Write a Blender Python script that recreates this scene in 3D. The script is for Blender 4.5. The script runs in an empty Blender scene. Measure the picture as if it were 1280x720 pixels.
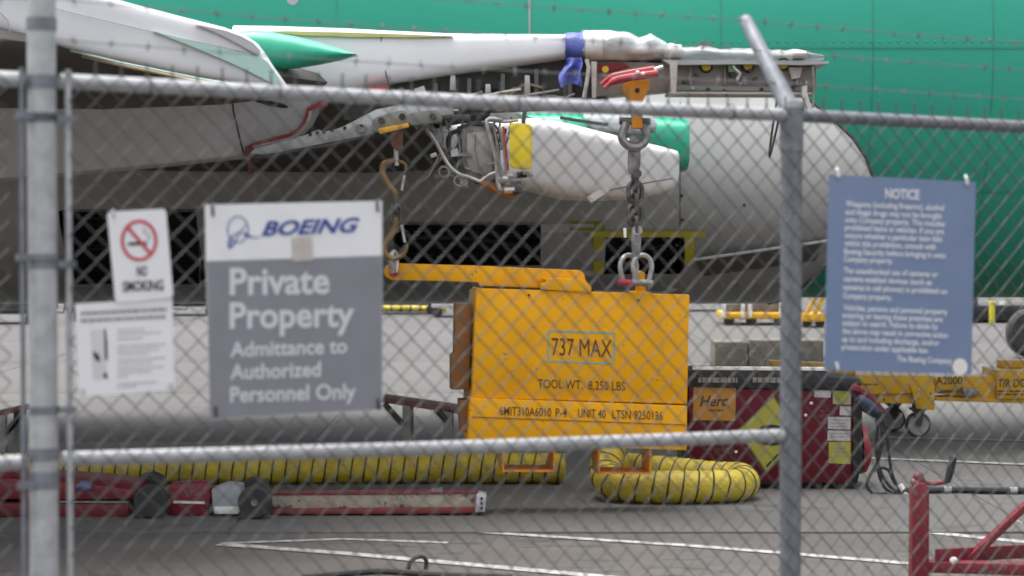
import bpy, bmesh, math, random
from mathutils import Vector, Matrix, noise as mnoise

random.seed(7)
SC = bpy.context.scene
COL = SC.collection
R = math.radians

# ------------------------------------------------------------------ camera, sky, sun, exposure
FPX, CH, YH = 2750.0, 1.70, 290.0            # focal length in photo pixels, camera height, horizon row
PITCH = math.atan((360.0 - YH) / FPX)
cd = bpy.data.cameras.new('camera')
cam = bpy.data.objects.new('camera', cd); COL.objects.link(cam)
cam.location = (0, 0, CH); cam.rotation_euler = (math.pi / 2 - PITCH, 0, 0)
cd.sensor_width = 36.0; cd.lens = 36.0 * FPX / 1280.0
cd.clip_start = 0.1; cd.clip_end = 3000
cd.dof.use_dof = True; cd.dof.focus_distance = 14.6; cd.dof.aperture_fstop = 3.1
SC.camera = cam

SUN_DIR = Vector((-0.22, 0.08, 0.90)).normalized()      # from the scene towards the sun
w = bpy.data.worlds.new('World'); SC.world = w; w.use_nodes = True
nt = w.node_tree; bg = nt.nodes['Background']
sky = nt.nodes.new('ShaderNodeTexSky'); sky.sky_type = 'NISHITA'; sky.sun_disc = False
sky.sun_elevation = math.asin(SUN_DIR.z); sky.sun_rotation = math.atan2(SUN_DIR.x, SUN_DIR.y)
sky.dust_density = 6.0; sky.air_density = 1.0; sky.ozone_density = 1.0
hs = nt.nodes.new('ShaderNodeHueSaturation'); hs.inputs['Saturation'].default_value = 0.22   # cloud cover
nt.links.new(sky.outputs[0], hs.inputs['Color']); nt.links.new(hs.outputs[0], bg.inputs[0])
bg.inputs[1].default_value = 0.15
sl = bpy.data.lights.new('sun', 'SUN'); sl.energy = 0.6; sl.angle = R(70); sl.color = (1.0, 0.97, 0.93)
so = bpy.data.objects.new('sun', sl); COL.objects.link(so)
so.rotation_euler = (-SUN_DIR).to_track_quat('-Z', 'Y').to_euler(); so.location = (-6, -10, 20)
SC.view_settings.view_transform = 'Standard'; SC.view_settings.look = 'None'
SC.view_settings.gamma = 1.0; SC.view_settings.use_curve_mapping = False
SC.view_settings.exposure = 1.26
SC.render.engine = 'CYCLES'
SC.cycles.use_denoising = True
SC.cycles.pixel_filter_type = 'BLACKMAN_HARRIS'; SC.cycles.filter_width = 1.8      # video softness
SC.cycles.max_bounces = 6; SC.cycles.transparent_max_bounces = 12

# ------------------------------------------------------------------ pixel directions -> places
SA, CA = math.sin(PITCH), math.cos(PITCH)
def ray(px, py):
    u, v = px - 640.0, 360.0 - py
    d = Vector((u, FPX * CA + v * SA, -FPX * SA + v * CA))
    return d / d.y
CAM = Vector((0, 0, CH))
def P(px, py, Y): return CAM + ray(px, py) * Y
def G(px, py, z=0.0):
    d = ray(px, py); return CAM + d * ((z - CH) / d.z)
class Plane:
    def __init__(s, o, n): s.o = Vector(o); s.n = Vector(n).normalized()
    def hit(s, px, py, off=0.0):
        d = ray(px, py); o = s.o + s.n * off
        return CAM + d * ((o - CAM).dot(s.n) / d.dot(s.n))

# ------------------------------------------------------------------ materials
MATS = {}
def mat(name, col, rough=0.5, metal=0.0, var=0.12, scale=5.0, bump=0.0, bscale=60.0, dirt=None, dirt_amt=0.0,
        dscale=3.0, rnd=0.0, coat=0.0, spec=0.5, stretch=(1, 1, 1), rvar=0.0, trans=0.0, wear=None, wscale=45.0, wthr=0.66, alpha=1.0):
    if name in MATS: return MATS[name]
    m = bpy.data.materials.new(name); m.use_nodes = True
    n, l = m.node_tree.nodes, m.node_tree.links
    b = n['Principled BSDF']
    b.inputs['Roughness'].default_value = rough; b.inputs['Metallic'].default_value = metal
    b.inputs['Coat Weight'].default_value = coat; b.inputs['Specular IOR Level'].default_value = spec
    tc = n.new('ShaderNodeTexCoord'); mp = n.new('ShaderNodeMapping'); mp.inputs['Scale'].default_value = stretch
    l.new(tc.outputs['Object'], mp.inputs[0])
    nz = n.new('ShaderNodeTexNoise'); nz.inputs['Scale'].default_value = scale; nz.inputs['Detail'].default_value = 6
    l.new(mp.outputs[0], nz.inputs['Vector'])
    mr = n.new('ShaderNodeMapRange'); mr.inputs[1].default_value = 0.3; mr.inputs[2].default_value = 0.7
    mr.inputs[3].default_value = 1 - var; mr.inputs[4].default_value = 1 + var
    l.new(nz.outputs['Fac'], mr.inputs[0])
    vm = n.new('ShaderNodeVectorMath'); vm.operation = 'SCALE'; vm.inputs[0].default_value = col[:3]
    fac = mr.outputs[0]
    if rnd:
        oi = n.new('ShaderNodeObjectInfo'); m2 = n.new('ShaderNodeMapRange')
        m2.inputs[3].default_value = 1 - rnd; m2.inputs[4].default_value = 1 + rnd
        l.new(oi.outputs['Random'], m2.inputs[0])
        mu = n.new('ShaderNodeMath'); mu.operation = 'MULTIPLY'; l.new(fac, mu.inputs[0]); l.new(m2.outputs[0], mu.inputs[1]); fac = mu.outputs[0]
    l.new(fac, vm.inputs['Scale'])
    out = vm.outputs[0]
    if dirt is not None:
        n2 = n.new('ShaderNodeTexNoise'); n2.inputs['Scale'].default_value = dscale; n2.inputs['Detail'].default_value = 8
        n2.inputs['Roughness'].default_value = 0.65
        l.new(mp.outputs[0], n2.inputs['Vector'])
        r2 = n.new('ShaderNodeMapRange'); r2.inputs[1].default_value = 0.48; r2.inputs[2].default_value = 0.72
        r2.inputs[4].default_value = dirt_amt; l.new(n2.outputs['Fac'], r2.inputs[0])
        mx = n.new('ShaderNodeMix'); mx.data_type = 'RGBA'; l.new(r2.outputs[0], mx.inputs['Factor'])
        l.new(out, mx.inputs[6]); mx.inputs[7].default_value = (*dirt, 1); out = mx.outputs[2]
    if wear is not None:      # chips and scratches
        n4 = n.new('ShaderNodeTexNoise'); n4.inputs['Scale'].default_value = wscale; n4.inputs['Detail'].default_value = 4
        n5 = n.new('ShaderNodeTexNoise'); n5.inputs['Scale'].default_value = wscale / 9; n5.inputs['Detail'].default_value = 3
        l.new(mp.outputs[0], n4.inputs['Vector']); l.new(mp.outputs[0], n5.inputs['Vector'])
        ad = n.new('ShaderNodeMath'); ad.operation = 'ADD'; l.new(n4.outputs['Fac'], ad.inputs[0]); l.new(n5.outputs['Fac'], ad.inputs[1])
        r4 = n.new('ShaderNodeMapRange'); r4.inputs[1].default_value = wthr * 2 - .03; r4.inputs[2].default_value = wthr * 2 + .03
        l.new(ad.outputs[0], r4.inputs[0])
        mx2 = n.new('ShaderNodeMix'); mx2.data_type = 'RGBA'; l.new(r4.outputs[0], mx2.inputs['Factor'])
        l.new(out, mx2.inputs[6]); mx2.inputs[7].default_value = (*wear, 1); out = mx2.outputs[2]
    l.new(out, b.inputs['Base Color'])
    if rvar:
        r3 = n.new('ShaderNodeMapRange'); r3.inputs[1].default_value = .3; r3.inputs[2].default_value = .7
        r3.inputs[3].default_value = max(0.03, rough - rvar); r3.inputs[4].default_value = min(1, rough + rvar)
        l.new(nz.outputs['Fac'], r3.inputs[0]); l.new(r3.outputs[0], b.inputs['Roughness'])
    if bump:
        n3 = n.new('ShaderNodeTexNoise'); n3.inputs['Scale'].default_value = bscale; n3.inputs['Detail'].default_value = 5
        l.new(mp.outputs[0], n3.inputs['Vector'])
        bp = n.new('ShaderNodeBump'); bp.inputs['Strength'].default_value = min(1, bump); bp.inputs['Distance'].default_value = 0.02
        l.new(n3.outputs['Fac'], bp.inputs['Height']); l.new(bp.outputs[0], b.inputs['Normal'])
    if alpha < 1: b.inputs['Alpha'].default_value = alpha
    if trans: b.inputs['Transmission Weight'].default_value = trans
    MATS[name] = m
    return m

GREEN = mat('green_primer_film', (0.044, 0.37, 0.265), 0.6, spec=0.2, var=0.09, scale=0.8, dirt=(0.025, 0.32, 0.21), dirt_amt=0.35, dscale=0.6, stretch=(0.4, 1, 1))
GREENC = mat('green_gloss', (0.025, 0.40, 0.24), 0.28, var=0.05, coat=0.3)
WHITE = mat('white_paint', (0.78, 0.78, 0.80), 0.35, var=0.04, scale=2, dirt=(0.5, 0.5, 0.5), dirt_amt=0.25, dscale=2.5)
PALEGREEN = mat('pale_green_film', (0.45, 0.66, 0.60), 0.4, var=0.05)
LGREY = mat('light_grey_panel', (0.47, 0.47, 0.49), 0.45, var=0.05, scale=3)
SILVER = mat('grey_fairing', (0.40, 0.395, 0.39), 0.38, var=0.07, scale=1.2, dirt=(0.22, 0.21, 0.2), dirt_amt=0.5, dscale=1.5, bump=0.03, bscale=12)
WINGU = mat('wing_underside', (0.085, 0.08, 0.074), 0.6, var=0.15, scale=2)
GPANEL = mat('grey_skin_panel', (0.60, 0.60, 0.60), 0.5, var=0.07, scale=2.0, dirt=(0.4, 0.4, 0.39), dirt_amt=0.4, dscale=2)
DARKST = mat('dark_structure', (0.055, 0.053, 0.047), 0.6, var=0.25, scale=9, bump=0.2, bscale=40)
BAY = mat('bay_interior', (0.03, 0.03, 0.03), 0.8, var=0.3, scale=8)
SEAL = mat('dark_seal', (0.03, 0.03, 0.032), 0.6)
GREYGRN = mat('primer_grey', (0.17, 0.18, 0.165), 0.5, var=0.12, scale=12)
SPAR = mat('spar_grey', (0.40, 0.41, 0.41), 0.4, var=0.12, scale=8, dirt=(0.12, 0.11, 0.1), dirt_amt=0.5, dscale=9)
TAUPE = mat('taupe_panel', (0.27, 0.235, 0.205), 0.55, var=0.12, scale=8, dirt=(0.12, 0.1, 0.09), dirt_amt=0.5, dscale=10)
TAN = mat('tan_sealant', (0.42, 0.31, 0.18), 0.6)
OLIVE = mat('olive_strip', (0.55, 0.52, 0.2), 0.5)
RED = mat('red_paint', (0.17, 0.012, 0.022), 0.45, wear=(0.13, 0.10, 0.09), wscale=45, wthr=0.60, var=0.15, scale=6, dirt=(0.08, 0.02, 0.02), dirt_amt=0.6, dscale=6)
REDSEAL = mat('red_seal', (0.36, 0.05, 0.05), 0.5)
PINKGR = mat('pale_seal', (0.52, 0.42, 0.40), 0.5)
MAROON = mat('maroon_paint', (0.10, 0.006, 0.016), 0.5, wear=(0.10, 0.06, 0.055), wscale=40, wthr=0.61, spec=0.25, var=0.15, scale=3, dirt=(0.07, 0.012, 0.015), dirt_amt=0.5, dscale=4, rvar=0.1)
ORANGE = mat('tool_orange', (0.76, 0.36, 0.004), 0.5, wear=(0.16, 0.075, 0.02), wscale=60, wthr=0.66, spec=0.25, var=0.06, scale=3, dirt=(0.5, 0.21, 0.008), dirt_amt=0.4, dscale=5, bump=0.05, bscale=70, rvar=0.12)
ORANGE2 = mat('hoist_orange', (0.62, 0.23, 0.01), 0.5, var=0.15, scale=12)
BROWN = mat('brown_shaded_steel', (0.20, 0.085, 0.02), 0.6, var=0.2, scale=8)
YELLOW = mat('yellow_paint', (0.70, 0.38, 0.012), 0.45, wear=(0.15, 0.09, 0.04), wscale=40, wthr=0.64, var=0.1, scale=3, dirt=(0.35, 0.2, 0.02), dirt_amt=0.5, dscale=5)
YELTAPE = mat('yellow_tape', (0.60, 0.52, 0.03), 0.5, var=0.12, scale=7)
YELCAP = mat('yellow_cover', (0.70, 0.52, 0.02), 0.4, var=0.08, scale=10)
HOSEY = mat('yellow_duct_fabric', (0.52, 0.40, 0.028), 0.55, var=0.14, scale=9, dirt=(0.2, 0.15, 0.03), dirt_amt=0.65, dscale=5, bump=0.6, bscale=22)
BLACK = mat('black_rubber', (0.018, 0.018, 0.019), 0.6, var=0.25, scale=12)
BLACKP = mat('black_paint', (0.016, 0.016, 0.018), 0.4, var=0.2, scale=9)
GALV = mat('galvanised_steel', (0.43, 0.44, 0.455), 0.42, metal=0.25, var=0.14, scale=14, dirt=(0.24, 0.245, 0.25), dirt_amt=0.6, dscale=18, bump=0.08, bscale=90, rvar=0.1)
GALVD = mat('weathered_galvanised', (0.185, 0.195, 0.22), 0.5, metal=0.2, var=0.16, scale=22, dirt=(0.10, 0.105, 0.12), dirt_amt=0.6, dscale=26, bump=0.1, bscale=90)
WIRE = mat('fence_wire', (0.085, 0.085, 0.08), 0.55, metal=0.1, var=0.2, scale=30)
STEEL = mat('worn_steel', (0.30, 0.29, 0.28), 0.38, metal=0.6, var=0.25, scale=18, dirt=(0.08, 0.07, 0.06), dirt_amt=0.6, dscale=20)
CHAINM = mat('dark_chain', (0.10, 0.095, 0.09), 0.45, metal=0.5, var=0.3, scale=25)
BRASS = mat('brass_hook', (0.22, 0.14, 0.05), 0.45, metal=0.35, var=0.25, scale=20, dirt=(0.1, 0.07, 0.04), dirt_amt=0.6, dscale=18)
PIPE = mat('bright_pipe', (0.52, 0.5, 0.48), 0.32, metal=0.6, var=0.15, scale=20)
BOXM = mat('foil_box', (0.27, 0.245, 0.23), 0.42, metal=0.2, var=0.16, scale=14, bump=0.2, bscale=30)
PLASTIC = mat('clear_plastic_wrap', (0.66, 0.67, 0.67), 0.16, var=0.15, scale=9, bump=0.7, bscale=16, alpha=0.66)
PLASTW = mat('white_tape', (0.78, 0.77, 0.74), 0.4, var=0.08, scale=14)
BLUET = mat('blue_film', (0.10, 0.13, 0.42), 0.4, var=0.3, scale=12, bump=0.4, bscale=30)
STRAP = mat('beige_strap', (0.48, 0.43, 0.38), 0.6, var=0.12, scale=20)
SIGNW = mat('sign_white', (0.78, 0.78, 0.80), 0.5, var=0.03, scale=6, dirt=(0.6, 0.6, 0.6), dirt_amt=0.3, dscale=7)
SIGNG = mat('sign_grey', (0.22, 0.223, 0.255), 0.5, var=0.06, scale=12, dirt=(0.24, 0.245, 0.27), dirt_amt=0.4, dscale=8)
SIGNGT = mat('sign_pale_letters', (0.60, 0.61, 0.64), 0.5, var=0.03)
SIGNB = mat('sign_blue', (0.168, 0.228, 0.365), 0.45, var=0.05, scale=5, dirt=(0.20, 0.26, 0.385), dirt_amt=0.4, dscale=6)
INKB = mat('ink_blue', (0.025, 0.055, 0.30), 0.5)
INKK = mat('ink_black', (0.02, 0.02, 0.025), 0.55)
INKR = mat('ink_red', (0.55, 0.035, 0.055), 0.5)
INKG = mat('ink_grey', (0.25, 0.25, 0.26), 0.55)
INKLG = mat('ink_light_grey', (0.45, 0.45, 0.46), 0.55)
INKBR = mat('ink_brown', (0.09, 0.035, 0.012), 0.6)
INKC = mat('ink_cyan', (0.16, 0.40, 0.34), 0.5)
PATCH = mat('tape_patch', (0.50, 0.46, 0.42), 0.5, var=0.12, scale=30)
LABELW = mat('label_white', (0.48, 0.46, 0.46), 0.5, var=0.15, scale=30)
LABELO = mat('label_orange', (0.42, 0.20, 0.03), 0.5, var=0.1, scale=10)
LABELY = mat('label_yellow', (0.36, 0.34, 0.045), 0.5, var=0.1, scale=10)
LABELG = mat('label_olive', (0.28, 0.30, 0.03), 0.5, var=0.1, scale=10)
CREAM = mat('worn_cream_paint', (0.36, 0.32, 0.25), 0.55, wear=(0.10, 0.06, 0.05), wscale=30, wthr=0.57, var=0.15, scale=9, dirt=(0.25, 0.07, 0.05), dirt_amt=0.7, dscale=8)
CONC = mat('apron_concrete', wear=(0.072, 0.068, 0.065), wscale=6, wthr=0.58, col=(0.098, 0.0945, 0.092), rough=0.8, var=0.13, scale=0.7, dirt=(0.08, 0.076, 0.073), dirt_amt=0.6, dscale=0.8, rnd=0.06, bump=0.3, bscale=50, stretch=(0.5, 1, 1))
ASPH = mat('asphalt', wear=(0.055, 0.05, 0.046), wscale=8, wthr=0.57, col=(0.092, 0.085, 0.080), rough=0.85, var=0.22, scale=0.9, dirt=(0.06, 0.054, 0.049), dirt_amt=0.8, dscale=1.6, bump=0.6, bscale=70, stretch=(0.45, 1, 1))
PAINT = mat('road_paint', (0.40, 0.39, 0.38), 0.7, var=0.2, scale=14, dirt=(0.12, 0.115, 0.11), dirt_amt=0.95, dscale=11)
BLOCKC = mat('precast_concrete', (0.15, 0.134, 0.108), 0.9, var=0.18, scale=7, dirt=(0.08, 0.07, 0.055), dirt_amt=0.6, dscale=6, bump=0.5, bscale=30)
WALLM = mat('far_wall', (0.14, 0.135, 0.13), 0.7, var=0.1, scale=0.6)
DOORM = mat('far_door', (0.07, 0.07, 0.07), 0.6, var=0.1)
BLUECON = mat('connector_blue', (0.010, 0.018, 0.04), 0.5, var=0.15)
TYRE = mat('tyre', (0.03, 0.03, 0.03), 0.7, var=0.2, scale=10)
FOAM = mat('orange_cap', (0.33, 0.13, 0.03), 0.6, var=0.25, scale=14)

# ------------------------------------------------------------------ mesh building
class B:
    """collects vertices and faces of one part"""
    def __init__(s): s.v = []; s.f = []
    def add(s, vs, fs):
        k = len(s.v); s.v += [Vector(a) for a in vs]; s.f += [[i + k for i in f] for f in fs]; return s
    def prism(s, pts, vec):
        vec = Vector(vec); n = len(pts)
        vs = [Vector(p) for p in pts]; vs += [p + vec for p in vs]
        fs = [list(range(n)), list(range(2 * n - 1, n - 1, -1))]
        fs += [[i, n + i, n + (i + 1) % n, (i + 1) % n] for i in range(n)]
        return s.add(vs, fs)
    def pxprism(s, poly, Y0, Y1):            # outline at depth Y0, run straight back to Y1
        return s.prism([P(x, y, Y0) for x, y in poly], (0, Y1 - Y0, 0))
    def plprism(s, pl, poly, off0, off1):    # outline on a plane, between two offsets along its normal
        return s.prism([pl.hit(x, y, off0) for x, y in poly], pl.n * (off1 - off0))
    def box(s, c, d, rz=0, ry=0):
        M = Matrix.Translation(Vector(c)) @ Matrix.Rotation(rz, 4, 'Z') @ Matrix.Rotation(ry, 4, 'Y')
        hx, hy, hz = d[0] / 2, d[1] / 2, d[2] / 2
        vs = [M @ Vector((x, y, z)) for z in (-hz, hz) for x, y in ((-hx, -hy), (hx, -hy), (hx, hy), (-hx, hy))]
        return s.add(vs, [[3, 2, 1, 0], [4, 5, 6, 7], [0, 1, 5, 4], [1, 2, 6, 5], [2, 3, 7, 6], [3, 0, 4, 7]])
    def tube(s, path, r, n=8, closed=False, caps=True):
        path = [Vector(p) for p in path]; m = len(path)
        rs = r if isinstance(r, (list, tuple)) else [r] * m
        up = None; vs = []
        for i in range(m):
            if closed: t = path[(i + 1) % m] - path[i - 1]
            else: t = path[min(i + 1, m - 1)] - path[max(i - 1, 0)]
            t = t.normalized() if t.length > 1e-9 else Vector((0, 0, 1))
            if up is None:
                a = Vector((0, 0, 1)) if abs(t.z) < 0.9 else Vector((0, 1, 0))
                up = t.cross(a).normalized()
            else:
                up = (up - t * up.dot(t))
                up = up.normalized() if up.length > 1e-6 else t.orthogonal().normalized()
            b = t.cross(up)
            for k in range(n):
                an = 2 * math.pi * k / n
                vs.append(path[i] + (up * math.cos(an) + b * math.sin(an)) * rs[i])
        fs = []
        for i in range(m if closed else m - 1):
            j = (i + 1) % m
            for k in range(n):
                fs.append([i * n + k, i * n + (k + 1) % n, j * n + (k + 1) % n, j * n + k])
        if caps and not closed:
            fs.append(list(range(n - 1, -1, -1))); fs.append([(m - 1) * n + k for k in range(n)])
        return s.add(vs, fs)
    def cyl(s, a, b, r, r2=None, n=16):
        return s.tube([a, b], [r, r if r2 is None else r2], n)
    def loft(s, secs, closed=True, caps=True):
        n = len(secs[0]); vs = [p for q in secs for p in q]; fs = []
        for i in range(len(secs) - 1):
            for k in range(n if closed else n - 1):
                fs.append([i * n + k, i * n + (k + 1) % n, (i + 1) * n + (k + 1) % n, (i + 1) * n + k])
        if caps and closed:
            fs.append(list(range(n - 1, -1, -1))); fs.append([(len(secs) - 1) * n + k for k in range(n)])
        return s.add(vs, fs)
    def pxloft(s, cols, Y, hd, n=18, pw=2.3):
        """rounded body: cols of (px, top row, bottom row[, depth[, half depth]])"""
        secs = []
        for c in cols:
            px, t, b = c[:3]; yc = c[3] if len(c) > 3 else Y; h = c[4] if len(c) > 4 else hd
            sec = []
            for k in range(n):
                a = 2 * math.pi * k / n; ca, sa = math.cos(a), math.sin(a)
                e = 2.0 / pw
                oy = -math.copysign(abs(ca) ** e, ca) * h
                v = math.copysign(abs(sa) ** e, sa)
                q = P(px, (t + b) / 2 - v * (b - t) / 2, yc)
                sec.append(Vector((q.x, yc + oy, q.z)))
            secs.append(sec)
        return s.loft(secs)
    def ball(s, c, r, n=10, sq=(1, 1, 1)):
        c = Vector(c); secs = []
        for i in range(1, n):
            th = math.pi * i / n
            secs.append([c + Vector((r * sq[0] * math.sin(th) * math.cos(2 * math.pi * k / n), r * sq[1] * math.sin(th) * math.sin(2 * math.pi * k / n), r * sq[2] * math.cos(th))) for k in range(n)])
        return s.loft(secs)

def spline(pts, step=0.03):
    pts = [Vector(p) for p in pts]; out = []
    q = [pts[0] * 2 - pts[1]] + pts + [pts[-1] * 2 - pts[-2]]
    for i in range(1, len(q) - 2):
        a, b, c, d = q[i - 1:i + 3]; n = max(2, int((c - b).length / step))
        for k in range(n):
            t = k / n
            out.append(0.5 * ((2 * b) + (c - a) * t + (2 * a - 5 * b + 4 * c - d) * t * t + (3 * b - a - 3 * c + d) * t ** 3))
    out.append(pts[-1]); return out
def pxs(pts, Y): return [P(x, y, Y) for x, y in pts]

def mesh_of(name, b, m, L, bevel=0.0, ang=35, recalc=True):
    me = bpy.data.meshes.new(name)
    me.from_pydata([tuple(v - L) for v in b.v], [], b.f)
    bm = bmesh.new(); bm.from_mesh(me)
    if recalc: bmesh.ops.recalc_face_normals(bm, faces=bm.faces)
    if bevel:
        es = [e for e in bm.edges if len(e.link_faces) == 2 and e.calc_face_angle(0) > R(35)]
        if es: bmesh.ops.bevel(bm, geom=es, offset=bevel, offset_type='OFFSET', segments=2, profile=0.6, affect='EDGES', clamp_overlap=True)
    for f in bm.faces: f.smooth = True
    bm.to_mesh(me); bm.free()
    me.set_sharp_from_angle(angle=R(ang))
    me.materials.append(m)
    return me

ZERO = Vector((0, 0, 0))
def props(o, label, cat, group=None):
    o['label'] = label; o['category'] = cat
    if group: o['group'] = group
class T:
    """a thing: an Empty at its base, parts are its children"""
    def __init__(s, name, label, cat, loc, group=None):
        s.L = Vector(loc); s.o = bpy.data.objects.new(name, None); COL.objects.link(s.o)
        s.o.location = s.L; s.o.empty_display_size = 0.1
        props(s.o, label, cat, group)
    def part(s, name, b, m, parent=None, bevel=0.0, ang=35, label=None):
        o = bpy.data.objects.new(name, mesh_of(name, b, m, s.L, bevel, ang)); COL.objects.link(o)
        o.parent = parent or s.o
        if label: o['label'] = label
        return o
def solo(name, b, m, label, cat, loc, group=None, bevel=0.0):
    L = Vector(loc); o = bpy.data.objects.new(name, mesh_of(name, b, m, L, bevel)); COL.objects.link(o)
    o.location = L; props(o, label, cat, group); return o
def struct(name, b, m, kind='structure', parent=None, bevel=0):
    o = bpy.data.objects.new(name, mesh_of(name, b, m, ZERO, bevel)); COL.objects.link(o)
    if parent: o.parent = parent
    else: o['kind'] = kind
    return o

# ------------------------------------------------------------------ lettering
_caps = {}
def glyphs(txt, bold=0.0, shear=0.0):
    cu = bpy.data.curves.new('lettering', 'FONT'); cu.body = txt; cu.offset = bold; cu.shear = shear
    cu.resolution_u = 3; cu.fill_mode = 'BOTH'; cu.size = 1.0
    o = bpy.data.objects.new('lettering', cu); COL.objects.link(o)
    dg = bpy.context.evaluated_depsgraph_get(); dg.update()
    me = bpy.data.meshes.new_from_object(o.evaluated_get(dg))
    vs = [(v.co.x, v.co.y) for v in me.vertices]; fs = [list(p.vertices) for p in me.polygons]
    bpy.data.objects.remove(o); bpy.data.curves.remove(cu); bpy.data.meshes.remove(me)
    return vs, fs
def capheight():
    if 'c' not in _caps:
        vs, _ = glyphs('H'); _caps['c'] = max(v[1] for v in vs)
    return _caps['c']
def lettering(b, pl, txt, x0, x1, base, cap, slope=0.0, off=0.002, bold=0.0, shear=0.0, vec=None):
    """text fitted between two photo columns on a plane; base = baseline row at x0"""
    vs, fs = glyphs(txt, bold, shear); c = capheight()
    a = min(v[0] for v in vs); e = max(v[0] for v in vs)
    q = []
    for x, y in vs:
        px = x0 + (x - a) / (e - a) * (x1 - x0)
        q.append(pl.hit(px, base + slope * (px - x0) - y / c * cap, off))
    return b.add(q, fs)
def quad(b, pl, pts, off): return b.add([pl.hit(x, y, off) for x, y in pts], [list(range(len(pts)))])
def ring(b, pl, cx, cy, rx, ry, wd, off, n=40, slope=0):
    vs = []; fs = []
    for k in range(n):
        a = 2 * math.pi * k / n
        for s in (0, 1):
            vs.append(pl.hit(cx + (rx - wd * s) * math.cos(a), cy + (ry - wd * s) * math.sin(a), off))
    for k in range(n):
        j = (k + 1) % n; fs.append([2 * k, 2 * j, 2 * j + 1, 2 * k + 1])
    return b.add(vs, fs)
def stroke(b, pl, pts, wd, off):
    pts = [Vector(p) for p in pts]
    vs = []; m = len(pts)
    for i in range(m):
        t = (pts[min(i + 1, m - 1)] - pts[max(i - 1, 0)]).normalized(); n = Vector((-t.y, t.x))
        w_ = wd[i] if isinstance(wd, (list, tuple)) else wd
        vs += [pl.hit(*(pts[i] + n * w_ / 2), off), pl.hit(*(pts[i] - n * w_ / 2), off)]
    return b.add(vs, [[2 * i, 2 * i + 1, 2 * i + 3, 2 * i + 2] for i in range(m - 1)])
def fake_line(b, pl, x0, x1, y, h, slope, off, rng):
    x = x0
    while x < x1 - 1:
        wl = min(rng.uniform(2.5, 9), x1 - x); yy = y + slope * (x - x0)
        quad(b, pl, [(x, yy - h / 2), (x + wl, yy - h / 2 + slope * wl), (x + wl, yy + h / 2 + slope * wl), (x, yy + h / 2)], off); x += wl + 1.2

# ================================================================== SETTING
b = B().add([(-600, -60, -0.012), (600, -60, -0.012), (600, 900, -0.012), (-600, 900, -0.012)], [[0, 1, 2, 3]])
ground = struct('ground', b, ASPH)
AP0 = 12.45
b = B().add([(-70, AP0, -0.008), (70, AP0, -0.008), (70, 74, -0.008), (-70, 74, -0.008)], [[0, 1, 2, 3]])
apron = struct('apron', b, mat('joint_filler', (0.10, 0.095, 0.09), 0.8))
SX, SY = 4.6, 5.4
sb = B().prism([(0, 0, -0.03), (SX - 0.02, 0, -0.03), (SX - 0.02, SY - 0.02, -0.03), (0, SY - 0.02, -0.03)], (0, 0, 0.03))
slab_me = mesh_of('slab', sb, CONC, ZERO, bevel=0.006)
for j in range(11):
    for i in range(-5, 6):
        y0 = AP0 + j * SY; x0 = -1.6 + i * SX
        if abs(x0 + SX / 2) > 0.30 * (y0 + SY) + 5.5: continue
        o = bpy.data.objects.new('slab', slab_me); COL.objects.link(o); o.parent = apron
        o.location = (x0, y0, random.uniform(-0.002, 0.002))
# painted lines
def gline(pts, wpx, z):
    b = B(); q = [G(x, y, z) for x, y in pts]; vs = []; m = len(q)
    for i in range(m):
        t = (q[min(i + 1, m - 1)] - q[max(i - 1, 0)]).normalized(); n = Vector((-t.y, t.x, 0)) * wpx / 2
        vs += [q[i] + n, q[i] - n]
    b.add(vs, [[2 * i, 2 * i + 1, 2 * i + 3, 2 * i + 2] for i in range(m - 1)])
    o = struct('painted_line', b, PAINT)
gline([(275, 680), (427, 691), (727, 718), (800, 725)], 0.10, -0.006)
gline([(275, 679), (427, 673.5), (560, 678)], 0.06, -0.007)
gline([(560, 662), (780, 676.5), (853, 681), (980, 691), (1136, 704), (1300, 718)], 0.085, -0.006)
gline([(860, 657), (1060, 657), (1160, 665), (1300, 679)], 0.10, -0.0075)
gline([(1000, 655), (1160, 653), (1310, 651)], 0.16, -0.0065)
gline([(1080, 572), (1300, 581)], 0.09, 0.0065)
gline([(1085, 546), (1300, 551)], 0.05, 0.0068)
gline([(700, 645), (860, 650), (1000, 646)], 0.22, -0.0060)

# ================================================================== AIRLINER
air = T('airliner', 'green unpainted airliner with a white wing and no engine on its pylon', 'airplane', (0, 18.5, 0))
FY, FZ, FW, FHH = 18.5, 3.15, 1.88, 2.0
def fsec(X, k=1.0, dz=0.0, n=64):
    return [Vector((X, FY + FW * k * math.cos(2 * math.pi * i / n), FZ + dz + FHH * k * math.sin(2 * math.pi * i / n))) for i in range(n)]
b = B(); secs = []
for X in [-19, -17, -15, -12, -9, -6, -4, -2, 0, 1, 2, 3, 4, 5, 6, 8, 9]:
    k = 1.0 if X > -12 else 1 - (-12 - X) * 0.07
    secs.append(fsec(X, k, (1 - k) * 1.2))
for X, k, dz in [(10.2, .985, -.01), (11.2, .92, -.09), (12.2, .78, -.22), (13.0, .56, -.36), (13.5, .32, -.46), (13.75, .06, -.52)]: secs.append(fsec(X, k, dz))
fus = air.part('fuselage', b.loft(secs), GREEN)
def fskin(X, a, off): return Vector((X, FY - (FW + off) * math.cos(a), FZ + (FHH + off) * math.sin(a)))
def fband(X0, X1, a0, a1, off, n=24):
    b = B(); vs = []
    for k in range(n + 1):
        a = a0 + (a1 - a0) * k / n
        vs += [fskin(X0, a, off), fskin(X1, a, off)]
    return b.add(vs, [[2 * i, 2 * i + 1, 2 * i + 3, 2 * i + 2] for i in range(n)])
for px, wd in ((660, 0.022),):
    X = P(px, 20, 16.65).x
    air.part('splice_strap', fband(X, X + wd, R(-80), R(80), 0.006), mat('splice_grey', (0.25, 0.33, 0.30), 0.5), fus)
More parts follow.
